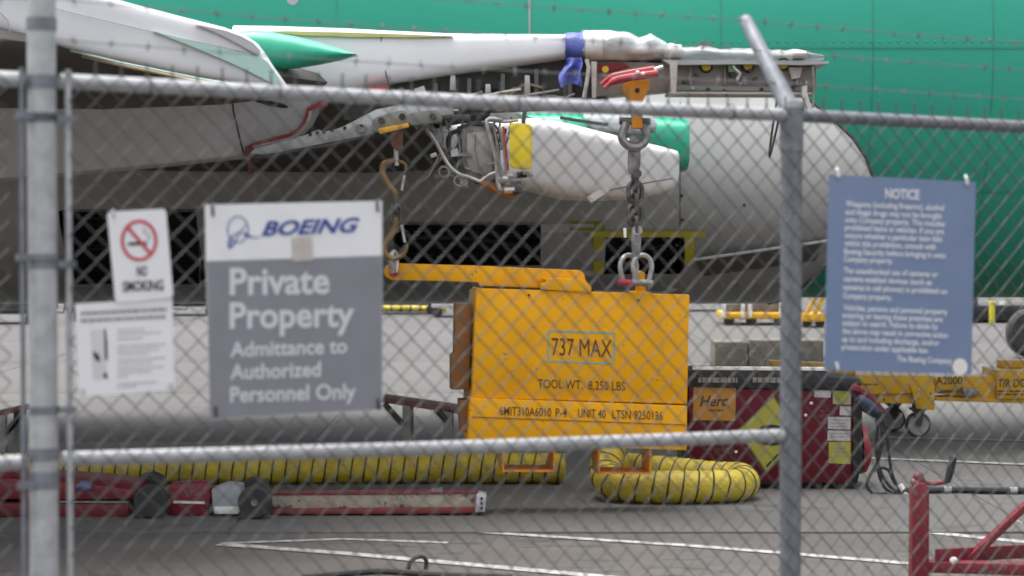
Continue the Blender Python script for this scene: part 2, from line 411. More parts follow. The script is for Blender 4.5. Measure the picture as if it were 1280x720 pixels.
for px in (120, 420, 900, 1090, 1240):
    X = P(px, 20, 16.65).x
    air.part('panel_seam', fband(X, X + 0.010, R(-80), R(80), 0.003), mat('seam_green', (0.033, 0.27, 0.19), 0.5), fus)
for a in (R(-2), R(-35), R(14)):   # longitudinal lap joints with rivets
    b = B(); vs = []
    for X in (-9, 9): vs += [fskin(X, a, 0.003), fskin(X, a + R(0.35), 0.003)]
    b.add(vs, [[0, 1, 3, 2]])
    air.part('lap_joint', b, mat('seam_green', (0.033, 0.27, 0.19), 0.5), fus)
    b = B()
    for i in range(150):
        X = -5 + i * 0.07; c = fskin(X, a + R(1.6), 0.002); d = (c - Vector((X, FY, FZ))).normalized()
        b.tube([c, c + d * 0.003], [0.009, 0.006], 6)
    r_ = air.part('rivets', b, mat('rivet_green', (0.05, 0.34, 0.245), 0.5), fus); r_['kind'] = 'stuff'
c = P(366, -1, 16.65)
air.part('access_cover', B().tube([c + Vector((0, 0.03, 0)), c + Vector((0, -0.012, 0))], 0.045, 16), LGREY, fus)
air.part('antenna_blade', B().pxprism([(870, 56), (880, 50), (893, 58), (893, 62), (872, 61)], 16.62, 16.66), mat('blade_grey', (0.2, 0.2, 0.19), 0.5), fus)

# belly fairing with open bays
ZR = [2.78, 2.68, 2.55, 2.40, 2.25, 2.10, 1.97, 1.86, 1.765, 1.675, 1.60, 1.52, 1.435, 1.375, 1.285, 1.21, 1.15, 1.11]
def fair_y(z):
    pts = [(2.78, 16.66), (2.55, 16.50), (2.25, 16.42), (2.0, 16.41), (1.75, 16.50), (1.5, 16.75), (1.3, 17.1), (1.15, 17.6), (1.1, 18.2)]
    for (z0, y0), (z1, y1) in zip(pts, pts[1:]):
        if z0 >= z >= z1:
            t = (z0 - z) / (z0 - z1); return y0 + (y1 - y0) * t
    return pts[-1][1]
def front_x(z):
    pts = [(2.78, 2.10), (2.65, 2.30), (2.4, 2.55), (2.15, 2.70), (1.9, 2.66), (1.6, 2.52), (1.3, 2.30), (1.1, 2.10)]
    for (z0, x0), (z1, x1) in zip(pts, pts[1:]):
        if z0 >= z >= z1:
            t = (z0 - z) / (z0 - z1); return x0 + (x1 - x0) * t
    return pts[-1][1]
bays = [((80, 250), (1.86, 1.285), 'wheel_well', None), ((492, 676), (1.765, 1.435), 'equipment_bay', None), ((757, 858), (1.675, 1.375), 'air_inlet', None)]
def bx(px): return P(px, 310, 16.65).x
XR = sorted([-9.0, -7, -5.5, -4.2] + [bx(q) for (q0, q1), _, _, _ in bays for q in (q0, q1)] + [-2.8, -1.4, -0.2, 0.5, 1.6]); 
NX = len(XR) + 5
b = B(); vs = []
for z in ZR:
    y = fair_y(z); fx = front_x(z)
    for X in XR: vs.append(Vector((X, y, z)))
    for t in (0.45, 0.8, 1.0): vs.append(Vector((XR[-1] + (fx - XR[-1]) * t, y + 0.03 * (t > 0.9), z)))
    vs.append(Vector((fx + 0.012, y + 0.10, z))); vs.append(Vector((fx - 0.04, y + 0.9, z)))
fs = []
for r in range(len(ZR) - 1):
    for c_ in range(NX - 1):
        if c_ < len(XR) - 1:
            xm = (XR[c_] + XR[c_ + 1]) / 2; zm = (ZR[r] + ZR[r + 1]) / 2
            if any(bx(q0) < xm < bx(q1) and z1 < zm < z0 for (q0, q1), (z0, z1), _, _ in bays): continue
        fs.append([r * NX + c_, r * NX + c_ + 1, (r + 1) * NX + c_ + 1, (r + 1) * NX + c_])
# mirror to the far side
nv = len(vs); b.add(vs, fs)
b.add([Vector((v.x, 2 * FY - v.y, v.z)) for v in vs], [f[::-1] for f in fs])
k0 = (len(ZR) - 1) * NX
b.f += [[k0 + i, k0 + i + 1, nv + k0 + i + 1, nv + k0 + i] for i in range(NX - 1)]
fair = air.part('belly_fairing', b, SILVER, ang=50)
b = B().tube([Vector((front_x(z) + 0.006, fair_y(z) + 0.025, z)) for z in ZR], 0.012, 6)
air.part('edge_seal', b, SEAL, fair)
for (q0, q1), (z0, z1), nm, _ in bays:
    x0, x1 = bx(q0), bx(q1); y0, y1 = fair_y(z0), fair_y(z1); D = 0.42
    b = B().add([(x0, y0, z0), (x1, y0, z0), (x1, y1, z1), (x0, y1, z1), (x0, y0 + D, z0), (x1, y0 + D, z0), (x1, y1 + D, z1), (x0, y1 + D, z1)],
                [[0, 1, 5, 4], [1, 2, 6, 5], [2, 3, 7, 6], [3, 0, 4, 7], [4, 5, 6, 7]])
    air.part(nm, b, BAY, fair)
def fpt(px, z, off=0.012): y = fair_y(z) - off; return Vector((P(px, 310, y).x, y, z))
def fstrip(px0, px1, z0, z1, off):
    return B().add([fpt(px0, z0, off), fpt(px1, z0, off), fpt(px1, z1, off), fpt(px0, z1, off)], [[0, 1, 2, 3]])
def thick(bq, vec): return B().prism(bq.v, vec)
for args in ((738, 882, 1.705, 1.66), (856, 868, 1.66, 1.46), (742, 754, 1.66, 1.38)):
    air.part('protective_strip', thick(fstrip(*args, 0.034), (0, 0.012, 0)), YELTAPE, fair)
air.part('protective_strip', thick(fstrip(712, 756, 1.78, 1.71, 0.014), (0, 0.01, 0)), mat('olive_tape', (0.26, 0.27, 0.03), 0.5, var=0.2, scale=9), fair)
air.part('access_door', thick(fstrip(676, 742, 1.76, 1.36, 0.02), (0, 0.016, 0)), GPANEL, fair)
air.part('door_edge', B().cyl(fpt(868, 1.49, 0.10), fpt(1042, 1.64, 0.05), 0.012, n=8), LGREY, fair)
air.part('door_panel', thick(B().add([fpt(868, 1.50, 0.09), fpt(1030, 1.64, 0.04), fpt(1020, 1.48, 0.03), fpt(880, 1.36, 0.05)], [[0, 1, 2, 3]]), (0, 0.01, 0)), mat('door_brown', (0.13, 0.115, 0.10), 0.6, var=0.15), fair)
for px, z in ((852, 1.97), (853, 1.79), (846, 1.60), (930, 1.90)):
    c = fpt(px, z, 0.0); air.part('fastener', B().cyl(c, c + Vector((0, -0.008, 0)), 0.012, n=10), BLACKP, fair)
air.part('fairing_seam', B().tube([fpt(850, z, 0.0) for z in ZR[1:12]], 0.004, 5), SEAL, fair)

# wing box
def foil(Y, Xle, ch, z, th):
    up = [(0, 0), (.012, .32), (.05, .62), (.15, .92), (.32, 1.0), (.55, .8), (.8, .38), (1, .04)]
    lo = [(1, -.04), (.8, -.30), (.55, -.62), (.32, -.8), (.15, -.72), (.05, -.5), (.012, -.27)]
    return [Vector((Xle - x * ch, Y, z - 0.02 * x * ch + s * th / 2)) for x, s in up + lo]
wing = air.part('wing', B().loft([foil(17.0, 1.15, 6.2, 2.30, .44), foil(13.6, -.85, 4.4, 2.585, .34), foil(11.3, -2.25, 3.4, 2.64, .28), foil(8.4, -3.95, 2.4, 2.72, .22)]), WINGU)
# leading edge slats and their fairings
s1 = [(-170, -92, 0, 10.7), (0, -42, 40, 11.1), (75, -20, 59, 11.3), (140, -1, 75, 11.5), (225, 21.5, 93, 11.75), (283, 36, 103.5, 11.92), (305, 44, 107, 11.98), (320, 53, 109, 12.03), (330, 66, 110, 12.06), (340, 82, 110, 12.09), (350, 96, 110, 12.12), (356, 105, 108.5, 12.13)]
slat = air.part('leading_edge', B().pxloft(s1, 0, 0.16, n=48, pw=6), WHITE, ang=60)
def sY(px):
    for c0, c1 in zip(s1, s1[1:]):
        if c0[0] <= px <= c1[0]: return c0[3] + (c1[3] - c0[3]) * (px - c0[0]) / (c1[0] - c0[0]) - 0.16
    return s1[-1][3] - 0.16
def overlay(nm, poly, m, off=0.008):
    return air.part(nm, B().prism([P(x, y, sY(x) - off) for x, y in poly], (0, 0.03, 0)), m, slat)
overlay('green_band', [(192, 39), (240, 51), (285, 62), (324, 70.5), (334, 77), (342, 88), (350, 100), (353, 107), (340, 104), (315, 91), (285, 77), (240, 58)], PALEGREEN)
overlay('end_cap', [(244, 30), (283, 38.5), (303, 46), (317, 54), (325, 63), (322, 69), (300, 56), (275, 43)], mat('cap_grey', (0.52, 0.515, 0.53), 0.45, var=0.05), 0.006)
air.part('skin_seam', B().tube([P(x, y, sY(x) - .002) for x, y in ((-60, -25), (75, 12), (200, 42), (260, 55), (324, 69))], 0.0035, 5), LGREY, slat)
air.part('skin_seam', B().tube([P(x, y, sY(x) - .002) for x, y in ((0, 16), (10, 26), (12, 40))], 0.0035, 5), LGREY, slat)
air.part('track_fairing', B().pxloft([(296, 40, 80), (318, 37.5, 87), (340, 40, 88.5), (370, 45.5, 86), (400, 53, 81), (425, 60.5, 76), (440, 66, 71.5), (446, 68.5, 69.5)], 12.88, 0.10, n=28, pw=2.1), GREENC, ang=70)
air.part('slat_seal', B().tube(pxs([(-20, 39), (75, 63), (150, 81), (250, 102), (305, 111)], 11.4), 0.010, 6), TAN)
air.part('slat_edge_film', B().tube(pxs([(-20, 35.5), (75, 60), (150, 78), (250, 98.5), (320, 109.5)], 11.3), 0.006, 6), PALEGREEN)

# engine pylon
py_top = [(296, 34, 128), (340, 34.5, 127), (400, 36.5, 124), (440, 38, 117), (485, 40.5, 107.5), (560, 44, 96), (640, 45, 85), (700, 45.5, 76.5), (724, 46, 73)]
strut = air.part('pylon_fairing', B().pxloft(py_top, 13.42, 0.24, n=40, pw=5), WHITE, ang=60)
air.part('top_strip', B().pxprism([(332, 39), (360, 38.6), (440, 40.4), (520, 43.2), (566, 45.2), (520, 46.6), (440, 46), (370, 43.6)], 13.166, 13.26), OLIVE, strut)
air.part('panel_gap', B().tube(pxs([(476, 43), (477, 60), (481, 85), (485.5, 108)], 13.185), 0.0035, 5), SEAL, strut)
air.part('seam_fillet', B().pxprism([(454, 113), (470, 107), (485, 105.5), (485, 112), (456, 115.5)], 13.16, 13.2), REDSEAL, strut)
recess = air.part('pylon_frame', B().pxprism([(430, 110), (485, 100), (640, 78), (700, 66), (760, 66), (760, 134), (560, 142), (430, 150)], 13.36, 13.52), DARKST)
for x, y, h in ((566, 103, 10), (659, 106, 12), (610, 112, 7)):
    air.part('bracket', B().pxprism([(x - 3, y - h), (x + 3, y - h), (x + 4, y + h), (x - 4, y + h)], 13.28, 13.36), PIPE, recess, bevel=0.004)
for i in range(6):
    x = 500 + i * 42; air.part('frame_rib', B().pxprism([(x, 110 - i * 6), (x + 5, 110 - i * 6), (x + 5, 136), (x, 136)], 13.31, 13.36), GREYGRN, recess)
air.part('white_tag', B().pxprism([(518, 111), (530, 107), (533, 117), (520, 120)], 13.29, 13.30), PLASTW, recess)
pan = B()
outl = [(-80, 112), (120, 112), (290, 112), (393, 112), (389, 138), (382, 152), (370, 164), (350, 172), (312, 184), (305, 194), (200, 205), (85, 216), (-80, 230)]
pan.prism([P(x, y, 13.15 + (y - 112) / 110 * 0.3) for x, y in outl], (0, 0.5, 0))
skin = air.part('aft_panel', pan, GPANEL, bevel=0.012)
def pY(y): return 13.15 + (y - 112) / 110 * 0.3
air.part('panel_gap', B().tube([P(x, y, pY(y) - 0.003) for x, y in ((289, 118), (292, 140), (298, 165), (305, 195))], 0.005, 5), SEAL, skin)
air.part('drain_slot', B().pxloft([(318, 124, 127), (335, 125, 132), (352, 129, 135), (360, 133, 135)], 13.2, 0.02, n=10), SEAL, skin)
air.part('fire_seal', B().tube([P(x, y, pY(y) - 0.02) for x, y in ((408, 130), (396, 132), (386, 137), (384, 145), (381, 153), (373, 164), (360, 170), (340, 175), (318, 181), (308, 186))], 0.014, 8), REDSEAL, skin)
air.part('seal_lip', B().tube([P(x, y, pY(y) - 0.035) for x, y in ((388, 139), (386.5, 147), (383, 156), (375, 167), (360, 173.5), (340, 178.5), (316, 184))], 0.009, 8), PINKGR, skin)
air.part('drain_fitting', B().pxprism([(306, 184), (316, 184), (320, 192), (326, 198), (318, 203), (313, 200), (314, 216), (311, 218), (309, 200), (306, 196)], 13.28, 13.36), mat('dull_maroon', (0.16, 0.04, 0.04), 0.6), skin)
beam = air.part('lower_spar', B().pxprism([(312, 192), (318, 186), (380, 169), (398, 162), (404, 165), (425, 160), (445, 150), (470, 137), (500, 131), (566, 130), (566, 143), (520, 150), (478, 163), (470, 167), (408, 179), (330, 194)], 13.12, 13.42), SPAR, bevel=0.006)
for x, y in ((388, 168), (397, 166), (405, 165), (415, 162), (431, 160), (452, 156)):
    c = P(x, y, 13.12); air.part('bolt', B().cyl(c + Vector((0, .01, 0)), c + Vector((0, -.012, 0)), 0.011, n=8), BLACKP, beam)
air.part('clip_ring', B().tube([P(451 + 6 * math.cos(a), 160 + 5 * math.sin(a), 13.10) for a in [k * math.pi / 6 for k in range(12)]], 0.006, 6, closed=True), STEEL, beam)
air.part('spar_lip', B().pxprism([(318, 195), (408, 180), (478, 164.5), (478, 167.5), (408, 183), (318, 198)], 13.10, 13.4), DARKST, beam)
mount = air.part('aft_mount', B().pxprism([(464, 163), (465, 151), (470, 146), (497, 138), (505, 137), (511, 142), (528, 138), (546, 137), (552, 143), (551, 152), (516, 157), (510, 154), (474, 166)], 12.96, 13.12), GREYGRN, bevel=0.006)
for x, y in ((477, 151), (503, 146), (541, 146)):
    c = P(x, y, 12.96); air.part('bolt', B().cyl(c + Vector((0, .01, 0)), c + Vector((0, -.016, 0)), 0.02, n=12), BLACKP, mount)
rg = random.Random(3)
for i in range(12):   # hydraulic fittings beside the mount
    x = 535 + rg.uniform(-18, 22); y = 148 + rg.uniform(-9, 12); c = P(x, y, 13.05 + rg.uniform(0, .1))
    d = Vector((rg.uniform(-1, 1), rg.uniform(-.3, .3), rg.uniform(-1, 1))).normalized()
    air.part('hydraulic_fitting', B().cyl(c - d * 0.03, c + d * 0.03, rg.uniform(.008, .016), n=8), rg.choice([PIPE, STEEL, GREYGRN, SPAR, BLACKP]), mount)

# accessories hanging under the pylon
acc = air.part('accessory_box', B().pxprism([(575, 160), (590, 155), (615, 157), (621, 180), (623, 222), (606, 229), (582, 220), (576, 205)], 13.30, 13.55), BOXM, bevel=0.015)
air.part('box_frame', B().tube(pxs([(574, 159), (590, 154), (616, 156), (622, 180), (624, 223), (606, 230), (581, 221), (575, 205)], 13.295), .014, 8, closed=True), DARKST, acc)
air.part('box_lid', B().pxprism([(583, 166), (611, 164), (615, 182), (616, 214), (604, 219), (586, 213), (583, 200)], 13.275, 13.3), mat('lid_metal', (0.34, 0.315, 0.30), .4, metal=.3, var=.15, scale=16), acc, bevel=.008)
def pipe(path, r, m, Y=13.22, par=None): return air.part('pipe', B().tube(spline(pxs(path, Y), 0.02), r, 8), m, par or acc)
pipe([(532, 160), (545, 178), (560, 205), (573, 217), (585, 221), (600, 227)], 0.012, PIPE)
pipe([(600, 227), (612, 218), (622, 215)], 0.010, PIPE)
pipe([(628, 150), (612, 148), (608, 155), (614, 175), (620, 200), (622, 225), (625, 238)], 0.013, PIPE)
pipe([(608, 150), (630, 152), (648, 150)], 0.010, PIPE, 13.25)
pipe([(624, 158), (630, 185), (633, 215), (634, 230)], 0.010, PIPE)
pipe([(629, 158), (632, 185), (635, 213)], 0.008, REDSEAL, 13.18)
pipe([(617, 158), (622, 185), (627, 228)], 0.008, STEEL, 13.18)
pipe([(575, 162), (563, 168), (560, 180), (566, 194), (573, 200)], 0.014, BLACK, 13.26)
pipe([(588, 146), (600, 144), (612, 146)], 0.03, BLACK, 13.3)
pipe([(700, 147), (725, 151), (760, 156)], 0.010, STEEL, 13.4)
air.part('hinge', B().pxprism([(563, 188), (572, 185), (574, 195), (564, 196)], 13.24, 13.3), PIPE, acc)
air.part('hinge', B().pxprism([(575, 191), (590, 191), (590, 195), (575, 195)], 13.24, 13.3), STEEL, acc)
for x, y, r in ((555, 215, .032), (574, 226, .03), (580, 228, .018)):
    c = P(x, y, 13.22); air.part('pipe_ring', B().tube([c + Vector((r * math.cos(a), 0, r * math.sin(a))) for a in [k * math.pi / 8 for k in range(16)]], 0.009, 6, closed=True), STEEL, acc)
for x, y in ((630, 224), (640, 220), (652, 219), (660, 218), (645, 226), (637, 238), (647, 240)):
    c = P(x, y, 13.2); air.part('coupling', B().cyl(c - Vector((.03, 0, 0)), c + Vector((.03, 0, .004)), 0.02, n=10), random.choice([STEEL, PIPE, BLACKP]), acc)
air.part('orange_cap', B().pxloft([(600, 226, 233), (612, 226, 238), (625, 235, 246), (638, 238, 250), (645, 237, 245)], 13.3, .06, n=14), FOAM, acc)
air.part('yellow_cover', B().pxprism([(639, 153), (662, 155), (665, 159), (665, 208), (662, 212), (641, 210), (637, 206), (637, 157)], 13.10, 13.16), YELCAP, acc, bevel=0.012)
c = P(655, 150, 13.14); air.part('cover_strap', B().cyl(P(656, 140, 13.16), P(654, 156, 13.13), 0.012, n=6), BLACKP, acc)

rg = random.Random(21)
HAR = [PIPE, STEEL, BLACK, GREYGRN, BLACK, mat('harness_tan', (.30, .22, .13), .6, var=.2), mat('harness_white', (.5, .49, .46), .5, var=.15)]
for i in range(16):      # wiring and tubing along the open pylon frame
    x0 = rg.uniform(490, 700); y0 = rg.uniform(112, 132); x1 = x0 + rg.uniform(30, 90); dy = rg.uniform(-8, 8)
    Yp = rg.uniform(13.20, 13.33)
    pts = [(x0, y0), (x0 + (x1 - x0) * .35, y0 + rg.uniform(-4, 6)), (x0 + (x1 - x0) * .7, y0 + dy + rg.uniform(-4, 6)), (x1, y0 + dy)]
    air.part('harness', B().tube(spline(pxs(pts, Yp), .03), rg.uniform(.005, .011), 6), rg.choice(HAR), recess)
for i in range(14):      # lines and clamps round the accessory box
    x0 = rg.uniform(548, 640); y0 = rg.uniform(146, 168); x1 = x0 + rg.uniform(-20, 24); y1 = y0 + rg.uniform(18, 70)
    pts = [(x0, y0), (x0 + rg.uniform(-8, 8), y0 + (y1 - y0) * .4), (x1, y1), (x1 + rg.uniform(-12, 12), y1 + rg.uniform(2, 12))]
    air.part('harness', B().tube(spline(pxs(pts, rg.uniform(13.26, 13.34)), .03), rg.uniform(.004, .008), 6), rg.choice(HAR), acc)
for i in range(12):
    x = rg.uniform(540, 650); y = rg.uniform(150, 238); c = P(x, y, rg.uniform(13.22, 13.30))
    air.part('clamp', B().box(c, (rg.uniform(.02, .05), .03, rg.uniform(.012, .03)), ry=rg.uniform(-.6, .6)), rg.choice([PIPE, STEEL, GREYGRN, BLACKP]), acc, bevel=.003)
for i in range(3):      # pipework inside the open bays
    for q0, q1, za, zb_ in ((95, 245, 1.83, 1.32), (498, 670, 1.74, 1.46), (762, 854, 1.65, 1.40)):
        z = rg.uniform(zb_, za); y = fair_y(z) + rg.uniform(.15, .36); z2 = min(za, max(zb_, z + rg.uniform(-.12, .12))); y2 = fair_y(z2) + rg.uniform(.15, .36)
        air.part('bay_pipe', B().tube([(bx(q0), y, z), ((bx(q0) + bx(q1)) / 2, (y + y2) / 2 - .03, z), (bx(q1), y2, z2)], rg.uniform(.008, .022), 7), rg.choice([BLACKP, DARKST, BLACKP]), fair)
for q0, q1, za, zb_ in ((80, 250, 1.86, 1.285), (492, 676, 1.765, 1.435)):
    pts = [fpt(q0, za, .004), fpt(q1, za, .004), fpt(q1, zb_, .004), fpt(q0, zb_, .004)]
    air.part('bay_frame', B().tube(pts, .012, 6, closed=True), GREYGRN, fair)
# white inboard cowl and the green tank behind
cw = [(538, 164, 172, 14.6, .05), (552, 160, 184, 14.6, .2), (580, 156, 205, 14.6, .3), (625, 152, 228, 14.6, .36), (665, 150, 240, 14.6, .4), (700, 154, 249, 14.6, .4), (740, 164, 251, 14.6, .4), (790, 176.5, 249, 14.6, .38), (825, 185, 243, 14.6, .36), (838, 188.5, 237, 14.6, .34), (843, 190, 230, 14.6, .32), (845, 193, 222, 14.6, .28)]
cowl = air.part('inboard_cowl', B().pxloft(cw, 14.6, .4, n=48, pw=7), WHITE, ang=60)
air.part('cowl_seam', B().tube(pxs([(728, 245), (760, 238), (800, 230), (841, 223)], 14.19), 0.004, 5), SEAL, cowl)
air.part('hanging_tag', B().pxprism([(733, 246), (758, 232), (762, 238), (739, 254)], 14.05, 14.056), PLASTW, cowl)
tank = air.part('root_fairing', B().pxloft([(640, 142, 200, 15.9, .3), (700, 143, 208, 15.9, .35), (760, 144, 215, 15.9, .4), (815, 147, 218, 15.9, .42), (850, 150, 216, 15.9, .42), (856, 151, 214, 15.9, .41), (857.5, 156, 208, 15.9, .36)], 15.9, .4, n=40, pw=4), GREENC, ang=60)
air.part('grey_duct', B().pxloft([(728, 142, 166), (740, 140, 170), (775, 140, 172), (806, 142, 170), (818, 147, 165)], 15.2, .25, n=20), mat('duct_grey', (0.30, 0.33, 0.34), 0.4, var=0.1), tank)
air.part('green_tip', B().pxloft([(708, 148, 160), (716, 145, 163), (728, 145, 164), (734, 149, 160)], 14.95, .1, n=14), GREENC, tank)

# forward pylon, open box girder
fwd = air.part('forward_pylon', B().pxprism([(742, 76), (838, 79), (1003, 83), (1020, 84), (1021, 111), (838, 113), (742, 121)], 13.24, 13.56), TAUPE, bevel=0.006)
air.part('top_structure', B().pxprism([(752, 58), (770, 54), (800, 58), (818, 56), (832, 64), (832, 76), (752, 76)], 13.28, 13.55), GREYGRN, fwd, bevel=.01)
for x, y in ((765, 60), (785, 64), (805, 61), (822, 66)):
    c = P(x, y, 13.26); air.part('top_fitting', B().cyl(c, c + Vector((.01, .04, .02)), .03, n=10), random.choice([SPAR, LGREY, DARKST]), fwd)
air.part('upper_plate', B().pxprism([(828, 74.5), (1000, 75.5), (1036, 76.5), (1036, 79.5), (1004, 81), (930, 80), (838, 81)], 13.14, 13.66), LGREY, fwd)
air.part('lower_flange', B().pxprism([(836, 106), (1019, 110), (1019, 114), (836, 113)], 13.18, 13.24), GREYGRN, fwd)
air.part('flange_lip', B().pxprism([(836, 114.2), (1019, 115.2), (1019, 118), (836, 117.4)], 13.16, 13.5), mat('lip_tan', (0.4, 0.36, 0.31), 0.5), fwd)
for x, y in ((882.5, 83), (934.5, 82.5), (979, 80.5)):
    c = P(x, y, 13.24); cap = air.part('yellow_plug', B().cyl(c, c + Vector((0, -0.03, 0)), 0.029, 0.027, n=18), YELCAP, fwd)
    air.part('plug_ring', B().tube([c + Vector((0.034 * math.cos(a), -.008, 0.034 * math.sin(a))) for a in [k * math.pi / 9 for k in range(18)]], 0.007, 6, closed=True), BLACKP, cap)
for x in (862, 905, 960, 995):
    air.part('stiffener', B().pxprism([(x, 84), (x + 2.5, 84), (x + 2.5, 107), (x, 106)], 13.21, 13.24), TAUPE, fwd)
for x, y in ((856, 101), (866, 110), (885, 112), (905, 114), (908, 118), (925, 101), (938, 88), (952, 112), (945, 98), (972, 112), (992, 109), (1008, 103), (872, 92), (915, 93)):
    c = P(x, y, 13.17); air.part('bolt', B().cyl(c + Vector((0, .07, 0)), c + Vector((0, -.008, 0)), 0.012, n=8), random.choice([BLACKP, STEEL, DARKST]), fwd)
air.part('yellow_bracket', B().pxprism([(838, 77), (850, 77), (847, 84), (841, 84)], 13.19, 13.24), mat('bracket_olive', (0.3, 0.26, 0.06), 0.5), fwd)
air.part('wire_bundle', B().tube(spline(pxs([(915, 78), (918, 86), (925, 92), (922, 99), (926, 105)], 13.18), .015), 0.012, 7), PIPE, fwd)
air.part('pipe_clip', B().pxprism([(910, 80), (917, 80), (918, 90), (911, 90)], 13.17, 13.22), mat('clip_green', (0.12, 0.2, 0.08), 0.5), fwd)
air.part('beige_plate', B().pxprism([(986, 84), (1003, 84), (1000, 97), (990, 99)], 13.20, 13.235), STRAP, fwd)
air.part('end_bracket', B().pxprism([(1003, 108), (1009, 106), (1009, 116), (1013, 130), (1018, 140), (1012, 142), (1007, 128), (1003, 118)], 13.12, 13.2), mat('bracket_cream', (0.55, 0.52, 0.48), 0.5, var=0.1), fwd)
air.part('drain_tube', B().tube(pxs([(1016, 84), (1017, 110), (1016, 135)], 13.16), 0.008, 6), STEEL, fwd)
air.part('red_panel', B().pxprism([(740, 80), (778, 78), (786, 82), (760, 90), (742, 92)], 13.20, 13.24), mat('dark_red_tag', (0.2, 0.015, 0.02), 0.5), fwd)
c = P(756.5, 87, 13.2); air.part('yellow_plug', B().cyl(c, c + Vector((0, -0.03, 0)), 0.02, n=16), YELCAP, fwd)
# landing gear (off to the sides, the aircraft stands on it)
for X in (-6.6,):
    for yy in (FY - 2.86, FY + 2.86):
        leg = air.part('main_gear_leg', B().cyl((X, yy, 2.3), (X, yy, .56), 0.13, 0.10, 16).cyl((X, yy - .5, .56), (X, yy + .5, .56), .06, n=10), STEEL)
        for dy in (-.42, .42):
            secs = [[Vector((X + r * math.cos(a), yy + dy + t, .56 + r * math.sin(a))) for a in [k * math.pi / 16 for k in range(32)]] for t, r in ((-.17, .34), (-.17, .48), (-.12, .55), (0, .565), (.12, .55), (.17, .48), (.17, .34))]
            air.part('tyre', B().loft(secs), TYRE, leg)
nl = air.part('nose_gear_leg', B().cyl((10.4, FY, 1.6), (10.4, FY, .35), .08, n=12), STEEL)
for dy in (-.18, .18):
    secs = [[Vector((10.4 + r * math.cos(a), FY + dy + t, .345 + r * math.sin(a))) for a in [k * math.pi / 12 for k in range(24)]] for t, r in ((-.1, .2), (-.1, .3), (0, .345), (.1, .3), (.1, .2))]
    air.part('tyre', B().loft(secs), TYRE, nl)

# ------------------------------------------------------------------ wrapping on the pylon
def crumple(b, amt, sc, seed=0):
    for v in b.v:
        nz = mnoise.noise_vector(Vector((v.x * sc + seed, v.y * sc, v.z * sc)))
        v += nz * amt
    return b
def fine_cols(cols, n):
    out = []
    for i in range(len(cols) - 1):
        for k in range(n):
            t = k / n; out.append(tuple(a + (c - a) * t for a, c in zip(cols[i], cols[i + 1])))
    return out + [cols[-1]]
wrap = T('plastic_wrap', 'crumpled clear plastic sheet wrapped over the top of the engine pylon', 'plastic sheet', P(790, 76, 13.4))
wc = [(727, 42, 77), (745, 41.5, 78), (752, 41, 79), (762, 39.5, 79), (778, 42, 79), (795, 48, 78.5), (812, 45, 78), (822, 51, 77), (834, 57, 77), (850, 61, 77), (880, 62, 77), (930, 64, 77), (985, 66, 77), (1004, 68, 76), (1022, 73, 76)]
wrap.part('sheet', crumple(B().pxloft(fine_cols(wc, 6), 13.40, 0.29, n=36, pw=3.0), 0.022, 11), PLASTIC, ang=80)
wrap.part('white_tape_band', crumple(B().pxloft(fine_cols([(730, 41, 78), (740, 40.5, 78.5), (751, 41, 79)], 3), 13.40, 0.315, n=28, pw=3.2), 0.006, 13), PLASTW, ang=80)
wrap.part('white_tape_band', crumple(B().pxloft(fine_cols([(834, 56, 78), (847, 58, 78)], 3), 13.40, 0.31, n=28, pw=3.2), 0.006, 13), PLASTW, ang=80)
wrap.part('white_tape_band', crumple(B().pxloft(fine_cols([(985, 65, 78), (999, 66.5, 78)], 3), 13.40, 0.31, n=28, pw=3.2), 0.006, 13), PLASTW, ang=80)
wrap.part('strap', B().tube(pxs([(733, 74), (736, 84), (734, 100), (730, 122)], 13.06), 0.012, 6), STRAP)
wrap.part('strap', B().pxprism([(739, 77), (746, 77), (745, 122), (740, 122)], 13.08, 13.09), STRAP)
wrap.part('strap', B().pxprism([(837, 76), (847, 76), (845, 117), (839, 117)], 13.08, 13.09), STRAP)
bl = T('blue_film', 'torn blue protective film taped round the pylon beside the plastic sheet', 'film', P(716, 90, 13.3))
bl.part('band', crumple(B().pxloft(fine_cols([(706, 42.5, 76), (715, 42, 79), (728, 42, 80)], 4), 13.40, 0.285, n=28, pw=3.0), 0.012, 14, 5), BLUET, ang=80)
fl = B(); nx, nz_ = 10, 14; vs = []
for j in range(nz_ + 1):
    t = j / nz_
    for i in range(nx + 1):
        u = i / nx; x = (708 - 8 * min(1, t * 1.8) + 2 * math.sin(t * 7)) * (1 - u) + (727 + 1.5 * math.sin(t * 9)) * u
        y = 72 + t * (38 - 6 * u * (1 - u) * 4)
        vs.append(P(x, y, 13.08 + 0.03 * math.sin(u * 9 + t * 4)))
fl.add(vs, [[j * (nx + 1) + i, j * (nx + 1) + i + 1, (j + 1) * (nx + 1) + i + 1, (j + 1) * (nx + 1) + i] for j in range(nz_) for i in range(nx)])
bl.part('flap', fl, BLUET, ang=80)

